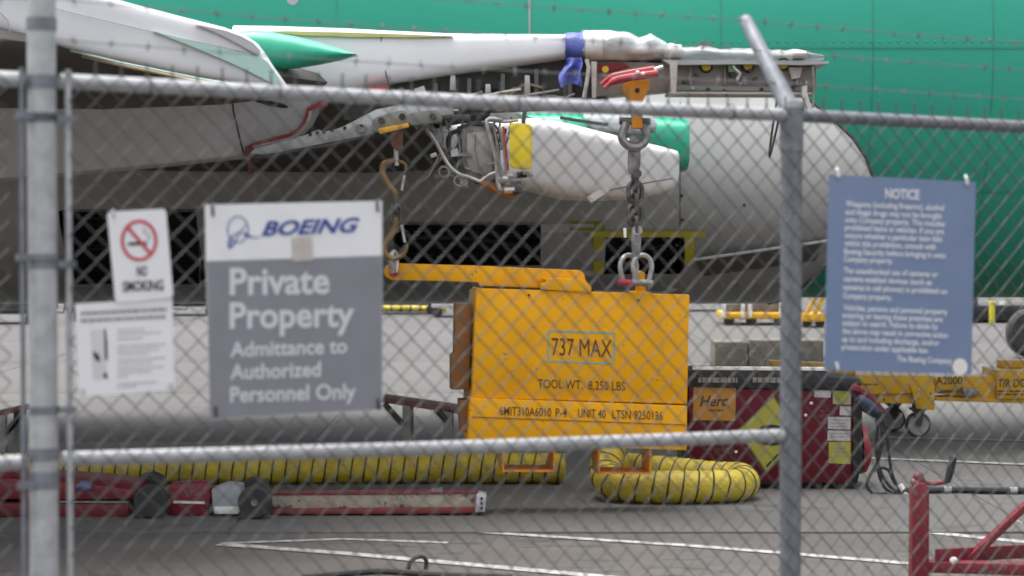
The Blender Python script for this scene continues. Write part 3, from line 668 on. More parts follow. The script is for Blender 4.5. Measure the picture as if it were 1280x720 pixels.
# ------------------------------------------------------------------ ballast weight
A6 = R(5.0)
BP = Plane(P(726, 460, 13.22), (math.sin(A6), -math.cos(A6), 0))     # its outboard face
bal = T('ballast_weight', 'orange steel ballast block lettered 737 MAX hanging below the engine pylon', 'ballast weight', BP.hit(720, 575, -0.18))
body = bal.part('body', B().plprism(BP, [(595.5, 360.5), (862, 368.5), (859, 505), (590, 497)], 0, -0.36), ORANGE, bevel=0.006)
low = bal.part('lower_band', B().plprism(BP, [(588, 497.3), (859, 507.5), (858.5, 563), (585, 553)], 0.022, -0.36), ORANGE, bevel=0.005)
bal.part('weld_groove', B().plprism(BP, [(590, 520.5), (857, 530.5), (857, 532), (590, 522)], 0.0245, 0.015), mat('groove', (0.30, 0.12, 0.01), 0.6), low)
arm = bal.part('support_arm', B().plprism(BP, [(482, 346), (480, 340), (482, 333), (489, 329), (600, 332.5), (725, 338), (730, 342), (732, 350), (740, 360), (735, 364), (690, 360.5), (600, 357.5), (598, 353), (560, 351.5), (489, 350)], -0.06, -0.16), ORANGE, bevel=0.005)
bal.part('arm_plate', B().plprism(BP, [(677, 347), (728, 349), (739, 360.5), (739, 366), (676, 362), (676, 355), (683, 352)], 0.012, -0.05), ORANGE, arm, bevel=0.005)
bal.part('top_plate', B().plprism(BP, [(600, 357.2), (742, 362), (742, 364), (836, 366.3), (848, 361.5), (862, 366.5), (862, 368.2), (600, 360.3)], -0.05, -0.34), BLACKP)
c = BP.hit(492, 340, -0.06)
pin = bal.part('arm_pin', B().cyl(c + BP.n * -0.13, c + BP.n * 0.04, 0.028, n=16), mat('pin_red', (0.34, 0.02, 0.05), 0.45, var=0.2, scale=20), arm)
lug = bal.part('lifting_lug', B().plprism(BP, [(796, 341), (801, 338), (806, 341), (807, 366), (795, 366)], -0.09, -0.13), ORANGE, bevel=0.004)
bal.part('lug_base', B().plprism(BP, [(790, 364.5), (812, 364.5), (818, 368.5), (786, 368)], -0.03, -0.2), ORANGE, lug, bevel=0.004)
for x, y in ((798, 375.5), (661, 369)):
    c = BP.hit(x, y, 0); bal.part('bolt_hole', B().cyl(c - BP.n * .01, c + BP.n * .003, .008, n=8), BLACKP, body)
for x0, x1, y0, y1 in ((628, 694, 561, 590), (748, 814, 562, 593)):
    fr = bal.part('fork_pocket', B().plprism(BP, [(x0, y0), (x0 + 2, y0), (x0 + 2, y1), (x0, y1)], 0.0, -0.34).plprism(BP, [(x1 - 2, y0), (x1, y0), (x1, y1), (x1 - 2, y1)], 0.0, -0.34).plprism(BP, [(x0, y1 - 2.2), (x1, y1 - 2.0), (x1, y1), (x0, y1 - .2)], 0.001, -0.341), ORANGE2)
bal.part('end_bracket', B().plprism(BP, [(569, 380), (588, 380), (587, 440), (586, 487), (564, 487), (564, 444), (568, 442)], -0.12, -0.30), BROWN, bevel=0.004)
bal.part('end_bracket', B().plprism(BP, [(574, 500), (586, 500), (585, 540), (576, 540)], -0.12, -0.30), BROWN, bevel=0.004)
bal.part('end_plate', B().plprism(BP, [(587.0, 362), (592.0, 361), (587.5, 495), (584.5, 500), (583.5, 540), (578, 540), (580, 480)], -0.33, -0.35), GALV)
t1 = B(); lettering(t1, BP, '737 MAX', 689.7, 764.7, 443.9, 21.5, 0.037, 0.0025, bold=0.0)
bal.part('lettering', t1, INKBR, body)
f_ = B()
fr = [(685.5, 413.5), (768, 416.5), (766.8, 454.5), (685, 451.5)]
for i in range(4): stroke(f_, BP, [fr[i], fr[(i + 1) % 4]], 2.0, 0.0022 + 0.0002 * (i % 2))
bal.part('lettering_frame', f_, INKC, body)
t1 = B(); lettering(t1, BP, 'TOOL WT.  8,250 LBS', 672, 781.5, 484.7, 10.8, 0.033, 0.0025, bold=0.004); bal.part('lettering', t1, INKBR, body)
for s_, xa, xb in (('6MIT310A6010', 624.5, 689), ('P-4', 694.5, 708.5), ('UNIT 40', 722.5, 757), ('LTSN 9250136', 765.5, 828.6)):
    t1 = B(); lettering(t1, BP, s_, xa, xb, 518.6 + .031 * (xa - 624.5), 10.5, 0.031, 0.0255, bold=0.004); bal.part('lettering', t1, INKBR, low)

# ------------------------------------------------------------------ rigging
def link(c, wd, h, r, ang, n=24):
    """stadium chain link in the vertical plane turned by ang about z"""
    c = Vector(c); u = Vector((math.cos(ang), math.sin(ang), 0)); k = (h - wd) / 2; pts = []
    for i in range(n):
        a = 2 * math.pi * i / n
        pts.append(c + u * math.cos(a) * wd / 2 + Vector((0, 0, math.sin(a) * wd / 2 + math.copysign(max(0, k), math.sin(a)))))
    return B().tube(pts, r, 8, closed=True)
def bow(c_pin, wd, h, r, ang, up=1):
    """bow shackle body: pin line at c_pin, bow upwards (up=1) or downwards"""
    c = Vector(c_pin); u = Vector((math.cos(ang), math.sin(ang), 0)); pts = []
    pts.append(c - u * wd * .36)
    for i in range(15):
        a = math.pi * (1.12 - 1.24 * i / 14)
        pts.append(c + u * math.cos(a) * wd * .55 + Vector((0, 0, up * (h * .55 + math.sin(a) * h * .42))))
    pts.append(c + u * wd * .36)
    return B().tube(spline(pts, .01), r, 8)
YC = 13.30
fwdc = T('lifting_chain', 'steel shackles and chain joining orange hoist fitting to lug of the ballast block', 'chain', P(800, 360, YC))
hf = fwdc.part('hoist_fitting', B().pxprism([(779, 106), (790, 99), (806, 97), (812, 102), (812, 112), (807, 120), (803, 127), (803, 160), (790, 160), (790, 128), (783, 120), (779, 113)], 13.05, 13.2), ORANGE2, bevel=0.006)
c = P(796.5, 113, 13.05); fwdc.part('pin_hole', B().cyl(c, c + Vector((0, -.006, 0)), .015, n=14), BLACKP, hf)
fwdc.part('cross_pin', B().cyl(P(774, 151, 13.12), P(813, 152, 13.12), 0.022, n=12), CHAINM, hf)
for i, (x0, y0, x1, y1) in enumerate(((752, 106, 818, 90), (756, 110, 822, 95))):
    a_ = spline(pxs([(x0, y0), (x0 + 10, y0 - 8), (x0 + 30, y0 - 13), (x1, y1 - 3)], 13.0 - .02 * i), .02)
    fwdc.part('red_lever', B().tube(a_, [0.024 if k > 2 else 0.015 for k in range(len(a_))], 10), mat('lever_red', (0.33, 0.025, 0.035), 0.4, var=0.2, scale=18), hf)
for x, y in ((797, 90.5), (804, 92)):
    c = P(x, y, 12.96); fwdc.part('lever_rivet', B().ball(c, .011, 8), PLASTW, hf)
fwdc.part('lever_tip', B().cyl(P(818, 88, 12.99), P(829, 83.5, 12.99), .018, .012, 10), PIPE, hf)
fwdc.part('bow_shackle', bow(P(793, 153, 13.12), .135, .15, .026, 0.15, up=-1), STEEL)
fwdc.part('swivel_link', B().pxprism([(788, 168), (799, 168), (801, 180), (801, 205), (798, 218), (787, 218), (785, 205), (786, 180)], 13.16, 13.24), STEEL, bevel=0.014)
c = P(796.5, 217, 13.15); fwdc.part('swivel_pin', B().cyl(c, c + Vector((0, .1, 0)), .028, n=12), CHAINM)
zt, zb = 219, 290; ln = 5
for i in range(ln):
    yy = zt + (i + .5) * (zb - zt) / ln
    fwdc.part('chain_link', link(P(794, yy, YC - .06), .085, .125, .015, 0.35 if i % 2 else 1.75), CHAINM)
fwdc.part('clevis', B().pxprism([(790, 284), (796, 281), (801, 284), (802, 300), (800, 322), (796, 326), (791, 322), (789, 300)], 13.2, 13.27), STEEL, bevel=0.012)
c = P(797, 288, 13.19); fwdc.part('clevis_pin', B().cyl(c, c + Vector((0, .1, 0)), .03, n=12), PIPE)
fwdc.part('safety_tag', B().pxprism([(779, 285), (783, 285), (783, 297), (780, 297)], 13.16, 13.165), PLASTW)
for i, (x, an) in enumerate(((785.5, 0.5), (803, 0.2))):
    s_ = fwdc.part('bow_shackle', bow(P(x, 353, 13.22 + .05 * (1 - i)), .105, .17, .015, an), mat('shackle_silver', (0.42, 0.42, 0.42), 0.35, metal=.5, var=.15, scale=20))
    fwdc.part('shackle_pin', B().cyl(P(x - 13, 353, 13.21), P(x + 12, 354, 13.23), .021, n=10), mat('pin_red', (0.34, 0.02, 0.05), 0.45) if i == 0 else STEEL, s_)

YA = 13.06
aft = T('lifting_chain', 'two brass coloured safety hooks joining aft pylon mount to end of orange arm', 'chain', P(492, 340, YA))
aft.part('mount_strap', B().pxprism([(472, 161), (510, 154), (511.5, 158.5), (475, 167.5)], 12.90, 12.955), mat('strap_orange', (0.62, 0.33, 0.02), .5, var=.1), bevel=0.004)
aft.part('swivel', B().pxprism([(486, 166), (503, 163), (503, 186), (498, 188), (490, 184)], 12.97, 13.03), mat('swivel_brown', (0.16, 0.06, 0.04), .6, var=.3, scale=20), bevel=0.008)
aft.part('swivel_rod', B().cyl(P(494.5, 183, YA - .03), P(496, 207, YA - .03), .014, n=8), PIPE)
h1 = spline(pxs([(507, 214), (507, 206), (500, 202), (489, 201), (479.5, 205), (478, 214), (482, 225), (489, 235), (494, 242), (495, 252)], YA - .03), .015)
hk = aft.part('hook', B().tube(h1, [0.008 + 0.010 * min(1, k / 10) for k in range(len(h1))], 10), BRASS)
aft.part('latch', B().cyl(P(505.5, 219, YA - .04), P(502, 238, YA - .04), .009, n=6), PIPE, hk)
aft.part('chain_link', link(P(495, 255, YA - .03), .06, .11, .011, 1.5), CHAINM)
aft.part('chain_link', link(P(494.5, 268, YA - .03), .06, .11, .011, 0.2), CHAINM)
h2 = spline(pxs([(494, 272), (494, 282), (488, 294), (481, 305), (481, 316), (490, 323), (502, 320), (508, 311), (508, 305)], YA - .03), .015)
hk = aft.part('hook', B().tube(h2, [0.018 - 0.009 * max(0, (k - len(h2) + 12) / 12) for k in range(len(h2))], 10), BRASS)
aft.part('latch', B().cyl(P(502, 281, YA - .04), P(506, 303, YA - .04), .009, n=6), PIPE, hk)
aft.part('shackle', bow(P(492.5, 341, YA + .06), .075, .13, .014, 1.2), PIPE)

cord = T('hanging_cord', 'thin black cord looped down from the forward end of the pylon', 'cord', P(962, 195, 13.1))
cord.part('cord', B().tube(spline(pxs([(973, 112), (969, 140), (965, 165), (961.5, 194), (963, 193), (970, 165), (976, 135), (980, 112)], 13.12), .02), .007, 6), BLACK)

# ================================================================== ON THE APRON
# ---- yellow air ducts
def duct(name, path, r, label, pitch=0.088, group='yellow ventilation ducts'):
    pts = spline(path, 0.022); L = pts[len(pts) // 2].copy(); L.z = 0
    t = T(name, label, 'duct', L, group)
    d = [0.0]
    for a, c in zip(pts, pts[1:]): d.append(d[-1] + (c - a).length)
    rs = [r * (1.0 - 0.05 * (1 - abs(math.sin(math.pi * s / pitch))) + 0.012 * mnoise.noise(Vector((s * 6, 1, 1)))) for s in d]
    sk = t.part('skin', B().tube(pts, rs, 22), HOSEY, ang=60)
    hel = []; up = None; n = int(d[-1] / pitch * 20); j = 0
    for i in range(n):
        s = i / 20 * pitch
        while j < len(d) - 2 and d[j + 1] < s: j += 1
        f = (s - d[j]) / max(1e-6, d[j + 1] - d[j]); c = pts[j].lerp(pts[j + 1], f)
        tg = (pts[min(j + 2, len(pts) - 1)] - pts[max(0, j - 1)]).normalized()
        sd = tg.cross(Vector((0, 0, 1))).normalized(); u2 = sd.cross(tg); a = 2 * math.pi * i / 20
        hel.append(c + (sd * math.cos(a) + u2 * math.sin(a)) * (r * 0.972))
    t.part('wire_spiral', B().tube(hel, 0.0058, 5), BLACK, sk)
    return t
HR = 0.104
duct('air_duct', [Vector((x, y, HR)) for x, y in ((-6.0, 14.6), (-4.4, 14.72), (-3.0, 14.85), (-1.8, 14.82), (-0.6, 14.86), (0.1, 14.84), (0.36, 14.82))], HR, 'long straight yellow ventilation duct lying behind the tow bar')
def GX(px, Y): return (px - 640) / FPX * Y
duct('air_duct', [Vector((GX(x, y), y, z)) for x, y, z in ((786, 14.24, .50), (772, 14.18, .40), (760, 14.06, .26), (758, 13.96, .16), (768, 13.84, .12), (800, 13.76, .104), (840, 13.74, .104), (880, 13.75, .104), (912, 13.80, .104), (930, 13.93, .104), (926, 14.08, .12), (905, 14.17, .115), (880, 14.22, .12), (850, 14.29, .13), (815, 14.36, .14), (780, 14.42, .15), (745, 14.46, .15))], HR, 'yellow ventilation duct coiled in a loop on the apron under the ballast block')
# ---- ground power unit
gY = 14.5
gp = Plane((0, gY, 0), (0, -1, 0))
gpu = T('ground_power_unit', 'dark red ground power unit with yellow diamond label beside the yellow duct', 'power unit', (GX(965, gY), gY + .4, 0))
gb = gpu.part('cabinet', B().plprism(gp, [(861, 484), (1066, 489), (1065, 604), (861, 601)], 0, -0.5), MAROON, bevel=0.008)
tp = gpu.part('top_hood', B().plprism(gp, [(859, 463), (1034, 464), (1036, 470.5), (1076, 474), (1076, 489), (859, 483.5)], 0.015, -0.52), BLACKP, bevel=0.006)
gpu.part('top_edge', B().plprism(gp, [(866, 458.5), (1034, 459.5), (1034, 463.2), (866, 462.2)], 0.02, -0.03), PLASTW, tp)
gpu.part('end_column', B().plprism(gp, [(1066.5, 490), (1078, 490), (1078, 575), (1072, 604), (1066, 604)], 0.008, -0.49), BLACKP, bevel=0.006)
gpu.part('fender', B().pxloft([(1074, 528, 592), (1080, 531, 590), (1083, 545, 582)], gY + .25, .22, n=20), mat('fender_red', (0.26, 0.018, 0.028), .4, var=.12), bevel=0)
gpu.part('left_grille', B().plprism(gp, [(852, 470), (859.5, 468), (860, 585), (852, 585)], -0.05, -0.46), BLACKP)
for x, wd in ((868, 6), (1020, 8), (1047, 6), (1066, 4)):
    gpu.part('foot', B().plprism(gp, [(x, 600), (x + wd, 600), (x + wd - 1, 613), (x + 1, 613)], -0.02, -0.10), DARKST)
    gpu.part('foot', B().plprism(gp, [(x, 600), (x + wd, 600), (x + wd - 1, 613), (x + 1, 613)], -0.36, -0.44), DARKST)
for x in (905, 1030):
    c = gp.hit(x, 598, -.35); c.z = .09
    gpu.part('wheel', B().cyl(c, c + Vector((0, .12, 0)), .09, n=18), TYRE)
def decal(t, nm, pl, pts, off, m, par): return t.part(nm, quad(B(), pl, pts, off), m, par)
lo_ = decal(gpu, 'label', gp, [(867, 482), (920, 482.5), (919, 526), (866, 525)], .003, LABELO, gb)
t1 = B(); lettering(t1, gp, 'Herc', 875, 910, 508, 13, -.02, .0045, bold=.014, shear=.25); gpu.part('lettering', t1, INKK, gb)
t1 = B(); fake_line(t1, gp, 886, 905, 513, 2, 0, .0045, random.Random(2)); gpu.part('lettering', t1, INKBR, gb)
decal(gpu, 'hazard_diamond', gp, [(967, 494), (1002, 547), (958, 592), (921.5, 538)], .003, mat('diamond_edge', (.16, .14, .03), .5), gb)
decal(gpu, 'hazard_diamond', gp, [(966.6, 497), (999, 547), (958, 588.5), (924.5, 538)], .004, LABELY, gb)
t1 = B(); lettering(t1, gp, '0', 943, 987, 556, 24, 0, .0055, bold=.03); gpu.part('lettering', t1, INKK, gb)
t1 = B(); fake_line(t1, gp, 958, 985, 583, 4, -1.0, .0055, random.Random(5)); gpu.part('lettering', t1, INKK, gb)
for pts, m in (([(1018, 487.5), (1039, 488), (1038, 497), (1018, 496.5)], LABELW), ([(1041, 488), (1064, 488.5), (1063.5, 506), (1041, 505)], mat('label_pale_olive', (.34, .33, .18), .5, var=.1)), ([(1050, 507.5), (1063.5, 508), (1063.5, 519.5), (1049.5, 519)], LABELW),
               ([(1035, 521), (1063.5, 521.5), (1063, 537), (1035, 536)], LABELW), ([(1034.5, 538), (1063, 538.5), (1063, 551.5), (1034.5, 550.5)], LABELW), ([(1036, 552.5), (1063.5, 552.5), (1063, 580), (1036, 579)], LABELY)):
    decal(gpu, 'label', gp, pts, .003, m, gb)
b = B()
for k in range(20): pass
b.add([gp.hit(1052 + 8 * math.cos(a), 496.5 + 7 * math.sin(a), .0045) for a in [k * math.pi / 10 for k in range(20)]], [list(range(20))])
gpu.part('label', b, LABELG, gb)
t1 = B()
for y in (525, 529, 533, 542, 546): fake_line(t1, gp, 1038, 1060, y, 1.2, .01, .0045, random.Random(y))
for y in (560, 565, 570): fake_line(t1, gp, 1042, 1057, y, 1.8, .0, .0045, random.Random(y))
gpu.part('small_print', t1, INKG, gb)['kind'] = 'stuff'
for x_, x2_ in ((873, 922), (941, 977)):
    t1 = B(); fake_line(t1, gp, x_, x2_, 474.8, 6.5, .01, .018, random.Random(x_)); gpu.part('small_print', t1, mat('ink_pale', (.22, .21, .2), .6, var=.3, scale=40), tp)['kind'] = 'stuff'
for x, y in ((1014, 504), (1007, 519), (920, 565), (880, 470), (1066, 483)):
    c = gp.hit(x, y, .0); gpu.part('rivet', B().ball(c, .011, 6), PLASTW, gb)
gpu.part('cable_boom', B().tube(pxs([(1064, 484), (1085, 496), (1101, 516)], 14.35), .035, 10), MAROON)
cab = T('power_cable', 'bundle of black power cables with a blue plug hanging from power unit', 'cable', G(1120, 617))
cab.part('plug', B().tube(pxs([(1072, 497), (1082, 506), (1096, 517)], 14.22), [.03, .048, .036], 12), BLUECON)
for pts in ([(1094, 514), (1097, 535), (1095, 560), (1101, 590), (1113, 609), (1126, 616)],
            [(1098, 514), (1104, 540), (1099, 565), (1098, 590), (1108, 612), (1126, 617)],
            [(1101, 516), (1109, 545), (1112, 575), (1117, 598), (1128, 616)],
            [(1097, 516), (1103, 545), (1098, 575), (1090, 590), (1083, 606), (1092, 617), (1109, 617)],
            [(1090, 590), (1100, 585), (1110, 587), (1118, 603), (1130, 617)]):
    cab.part('cable', B().tube(spline(pxs(pts, 14.25), .03), .0105, 7), BLACK)
cab.part('cable_tie', B().cyl(P(1125, 606, 14.24), P(1133, 619, 14.24), .018, n=8), PLASTW)
grc = spline([Vector((GX(x, 14.26), 14.26 + .02 * math.sin(x / 23), .022)) for x in range(1128, 1420, 18)], .05)
lay = cab.part('ground_cable', B().tube(grc, .022, 8), BLACK)
for k in range(6, len(grc) - 3, 9):
    cab.part('tape_mark', B().tube([grc[k], grc[k + 1]], .0235, 8), mat('tape_grey', (.28, .28, .27), .5), lay)

# ---- thrust reverser dolly (yellow)
dY = 18.1; dp = Plane((0, dY, 0), (0, -1, 0))
dol = T('equipment_dolly', 'yellow steel dolly on grey casters parked behind the power unit', 'dolly', (GX(1150, dY), dY + .4, 0))
dk = dol.part('deck', B().plprism(dp, [(1068, 469), (1168, 470), (1168, 492), (1140, 492), (1098, 493), (1068, 494)], 0, -0.7), YELLOW, bevel=.01)
dol.part('skirt', B().plprism(dp, [(1098, 493), (1142, 492), (1142, 505), (1098, 504)], -.04, -0.66), YELLOW, dk, bevel=.006)
dol.part('gusset', B().plprism(dp, [(1137, 480), (1168.5, 480), (1168.5, 513), (1146, 511)], .02, -0.1), YELLOW, dk, bevel=.006)
dol.part('groove', B().plprism(dp, [(1068, 479), (1098, 480), (1098, 481.5), (1068, 481)], .003, -.002), BROWN, dk)
dol.part('long_beam', B().plprism(dp, [(1169, 472), (1246, 470), (1246, 501), (1169, 492)], -.08, -0.4), YELLOW, bevel=.008)
dol.part('bottom_rail', B().plprism(dp, [(1169, 496), (1330, 500), (1330, 506), (1169, 501)], -.05, -0.3), YELLOW, bevel=.006)
eb = dol.part('end_box', B().plprism(dp, [(1246, 463), (1330, 462), (1330, 499), (1246, 499)], -.02, -0.6), YELLOW, bevel=.01)
dol.part('upper_rail', B().plprism(dp, [(1252, 451), (1330, 450), (1330, 459), (1252, 460)], -.3, -0.5), YELLOW, bevel=.006)
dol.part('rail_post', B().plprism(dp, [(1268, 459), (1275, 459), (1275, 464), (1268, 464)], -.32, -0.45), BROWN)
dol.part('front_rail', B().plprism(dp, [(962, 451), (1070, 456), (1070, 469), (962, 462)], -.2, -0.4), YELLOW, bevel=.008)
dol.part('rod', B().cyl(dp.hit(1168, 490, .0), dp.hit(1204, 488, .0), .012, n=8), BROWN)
dol.part('hitch', B().plprism(dp, [(1203, 484), (1212, 486), (1226, 489), (1224, 494), (1212, 496), (1205, 494)], .02, -.06), STEEL, bevel=.006)
t1 = B(); lettering(t1, dp, 'A2000', 1170, 1203, 480.5, 9.5, -.01, -.0775, bold=.012); dol.part('lettering', t1, INKBR); t1 = B(); lettering(t1, dp, 'T/R DOLLY', 1247, 1301, 484, 10, -.01, -.0175, bold=.012)
dol.part('lettering', t1, INKBR)
for y_, x_ in ((489, 1290), (493, 1285)):
    t1 = B(); fake_line(t1, dp, 1247, x_, y_, 2, 0, -.0175, random.Random(y_)); dol.part('small_print', t1, INKBR)['kind'] = 'stuff'
def caster(t, x, Y, r, fork_top):
    c = Vector((GX(x, Y), Y, r)); dm = Vector((0, 1, 0))
    wh = t.part('caster', B().loft([[c + dm * dy + Vector((rr * math.cos(a), 0, rr * math.sin(a))) for a in [k * math.pi / 12 for k in range(24)]] for dy, rr in ((-.04, r * .7), (-.04, r * .93), (-.02, r), (.02, r), (.04, r * .93), (.04, r * .7))]), TYRE)
    t.part('hub', B().cyl(c + dm * -.044, c + dm * .044, r * .8, n=20), mat('caster_grey', (.30, .28, .27), .5, var=.15), wh)
    t.part('fork', B().prism([c + Vector((-.02, -.06, -.01)), c + Vector((.02, -.06, -.01)), c + Vector((.05, -.06, r * 1.2)), c + Vector((-.05, -.06, r * 1.2))], (0, .012, 0)).box(c + Vector((0, 0, r * 1.25)), (.12, .14, .02)).box(c + Vector((0, 0, (r * 1.26 + fork_top - c.z) / 2 if False else r * 1.3)), (.08, .1, .06)), DARKST, wh)
caster(dol, 1148, 18.2, .105, .3); caster(dol, 1117, 18.75, .105, .3); caster(dol, 1320, 18.4, .105, .3); caster(dol, 1000, 18.6, .105, .3)

# ---- concrete blocks
for x0, x1, y0, lb in ((893, 935, 427, 'small square precast concrete block behind the power unit'), (936, 1030, 425, 'long precast concrete block behind the power unit')):
    Yb = 25.5; q0 = P(x0, y0, Yb); q1 = P(x1, y0, Yb)
    b = B().prism([(q0.x, Yb, .0), (q1.x, Yb, .0), (q1.x, Yb, q0.z), (q0.x, Yb, q0.z)], (0, .55, 0))
    solo('concrete_block', b, BLOCKC, lb, 'concrete block', ((q0.x + q1.x) / 2, Yb + .25, 0), bevel=.03)

# ---- tow bar and cart at the left
tb = T('tow_bar', 'worn cream and red aircraft tow bar lying on wheels in front of duct', 'tow bar', G(400, 648))
tY = 13.15
tp_ = Plane((0, tY, 0), (0, -1, 0))
bm_ = tb.part('beam', B().plprism(tp_, [(338, 619), (598, 617), (598, 634), (338, 636)], 0, -.12), CREAM, bevel=.006)
tb.part('top_rail', B().plprism(tp_, [(338, 617), (545, 615), (556, 616), (598, 616), (598, 617.2), (338, 619)], .01, -.13), RED, bm_, bevel=.003)
tb.part('bottom_rail', B().plprism(tp_, [(338, 636.5), (600, 634.5), (600, 641), (560, 642), (338, 643)], .015, -.12), mat('dull_red', (.2, .025, .025), .55, var=.25, scale=8, dirt=(.06, .03, .03), dirt_amt=.7, dscale=7), bm_, bevel=.005)
tb.part('top_clip', B().plprism(tp_, [(540, 612), (553, 611), (553, 617), (549, 618), (549, 614.5), (540, 615)], -.02, -.1), STEEL, bm_)
ep = tb.part('end_plate', B().plprism(tp_, [(596, 617), (608, 619), (606, 640), (594, 640)], .03, -.14), LGREY, bevel=.004)
for y in (623, 629, 635):
    c = tp_.hit(602, y, .03); tb.part('bolt', B().cyl(c, c + Vector((0, -.01, 0)), .009, n=8), BLACKP, ep)
def wheel(t, c, r, wd, m=TYRE, hubm=None, ax=Vector((0, 1, 0)), nm='wheel'):
    c = Vector(c); u = ax.cross(Vector((0, 0, 1))).normalized()
    wh = t.part(nm, B().loft([[c + ax * dy + (u * math.cos(a) + Vector((0, 0, 1)) * math.sin(a)) * rr for a in [k * math.pi / 14 for k in range(28)]] for dy, rr in ((-wd / 2, r * .55), (-wd / 2, r * .88), (-wd * .35, r), (wd * .35, r), (wd / 2, r * .88), (wd / 2, r * .55))]), m)
    t.part('rim', B().cyl(c - ax * wd * .46, c + ax * wd * .46, r * .56, n=20), hubm or LGREY, wh)
    return wh
wheel(tb, (GX(318, 13.0), 13.0, .10), .10, .08); wheel(tb, (GX(318, 13.45), 13.45, .10), .10, .08)
tb.part('axle', B().cyl((GX(318, 13), 12.95, .10), (GX(318, 13), 13.5, .10), .02, n=8), STEEL)
tb.part('hydraulic_pump', B().plprism(tp_, [(264, 612), (282, 606), (300, 608), (302, 636), (296, 640), (266, 640)], .02, -.2), mat('pump_grey', (.32, .33, .36), .45, var=.12, scale=10), bevel=.012)
tb.part('pump_lid', B().plprism(tp_, [(266, 634), (300, 634), (298, 643), (268, 643)], .05, -.2), PLASTW, bevel=.012)
tb.part('head_tube', B().plprism(tp_, [(212, 605), (258, 603), (264, 620), (258, 645), (214, 644), (208, 632)], .0, -.15), RED, bevel=.012)
tb.part('stripe', B().plprism(tp_, [(217, 626), (256, 627), (256, 630), (217, 629)], .006, -.01), PLASTW)
cart = T('red_cart', 'low red two-deck cart with black tyres standing beside the tow bar', 'cart', (GX(90, 13.2), 13.2, 0))
cart.part('upper_deck', B().plprism(tp_, [(-120, 603), (20, 598), (120, 606), (165, 612), (165, 624), (60, 625), (-120, 622)], .02, -.6), RED, bevel=.012)
cart.part('lower_deck', B().plprism(tp_, [(-120, 628), (160, 630), (162, 645), (150, 648), (-120, 644)], .05, -.65), mat('cart_red', (.12, .010, .014), .55, var=.25, scale=5), bevel=.012)
cart.part('deck_edge', B().plprism(tp_, [(75, 626.5), (160, 627), (160, 629), (75, 628.5)], .055, -.1), STEEL)
cart.part('mast', B().plprism(tp_, [(-2, 575), (12, 572), (16, 600), (-2, 604)], .0, -.1), RED, bevel=.006)
wheel(cart, (GX(188, 13.05), 13.05, .10), .10, .10, hubm=DARKST); wheel(cart, (GX(188, 13.75), 13.75, .10), .10, .10, hubm=DARKST); wheel(cart, (GX(-60, 13.05), 13.05, .10), .10, .10, hubm=DARKST)
cart.part('axle_beam', B().plprism(tp_, [(155, 620), (200, 618), (204, 634), (158, 638)], -.05, -.55), BLACKP, bevel=.008)
cart.part('blue_bag', B().pxloft([(98, 604, 612), (103, 600, 612), (110, 602, 613), (115, 606, 612)], 13.12, .06, n=12), mat('bag_blue', (.12, .15, .3), .6, var=.2))

# ---- low work stands
def stand(pts, legs, braces, label, Y):
    gx = sum(x for x, _ in pts) / len(pts)
    t = T('work_stand', label, 'stand', (GX(gx, Y), Y + .3, 0))
    t.part('top_rail', B().prism([P(x, y, Y) for x, y in pts], (0, .55, 0)), mat('rail_maroon', (.19, .05, .055), .5, var=.2, scale=9), bevel=.006)
    for x0, x1, yt in legs:
        for d in (0, .47):
            q0, q1 = P(x0, yt, Y), P(x1, yt, Y)
            t.part('leg', B().prism([(q0.x, Y + d, 0), (q1.x, Y + d, 0), (q1.x, Y + d, q1.z), (q0.x, Y + d, q0.z)], (0, .06, 0)), mat('leg_grey', (.25, .24, .23), .5, var=.15, scale=9), bevel=.005)
    for a, c in braces: t.part('brace', B().tube([P(*a, Y - .02), P(*c, Y - .02)], .022, 8), BLACKP)
    return t
stand([(476, 499), (590, 515), (590, 520), (476, 503)], [(503, 513, 504), (553, 565, 512)], [((480, 504), (503, 530)), ((545, 512), (558, 526))], 'low grey steel stand with maroon top rail behind the ballast block', 15.7)
stand([(-60, 528), (36, 507), (36, 512), (-60, 533)], [(-2, 7, 519)], [((8, 541), (31, 513))], 'low grey steel stand with sloping rail behind the red cart', 15.7)

# ---- red trailer tongue with jack
rY = 10.6
tr = T('trailer_tongue', 'red trailer drawbar frame with a crank jack standing on the asphalt', 'trailer', (GX(1150, rY), rY, -.012))
zg = -.012
q = P(1150, 605, rY)
post = tr.part('jack_post', B().prism([(GX(1139, rY), rY - .05, zg + .02), (GX(1161, rY), rY - .05, zg + .02), (GX(1161, rY), rY - .05, q.z - .02), (GX(1156, rY), rY - .05, q.z + .01), (GX(1146, rY), rY - .05, q.z + .01), (GX(1140, rY), rY - .05, q.z - .02)], (0, .1, 0)), RED, bevel=.008)
tr.part('foot_plate', B().box((GX(1150, rY), rY, zg + .01), (.18, .18, .02)), RED, post)
c = P(1148, 600, rY)
tr.part('crank_head', B().cyl(c + Vector((-.03, 0, -.02)), c + Vector((.03, 0, .0)), .028, n=12).ball(c + Vector((0, 0, .012)), .03, 8), mat('crank_maroon', (.12, .02, .03), .5), post)
tr.part('crank_arm', B().tube(pxs([(1150, 602), (1166, 605), (1185, 602)], rY), .011, 8), RED, post)
tr.part('crank_handle', B().tube(pxs([(1184, 603), (1188, 588), (1192, 571)], rY - .02), [.016, .02, .018], 10), BLACK, post)
tr.part('drawbar', B().prism(pxs([(1152, 702), (1420, 709), (1420, 724), (1152, 716)], rY - .02), (0, .1, 0)), RED, bevel=.008)
tr.part('diagonal_brace', B().prism(pxs([(1203, 703), (1290, 622), (1301, 622), (1216, 704)], rY + .1), (0, .07, 0)), RED, bevel=.006)
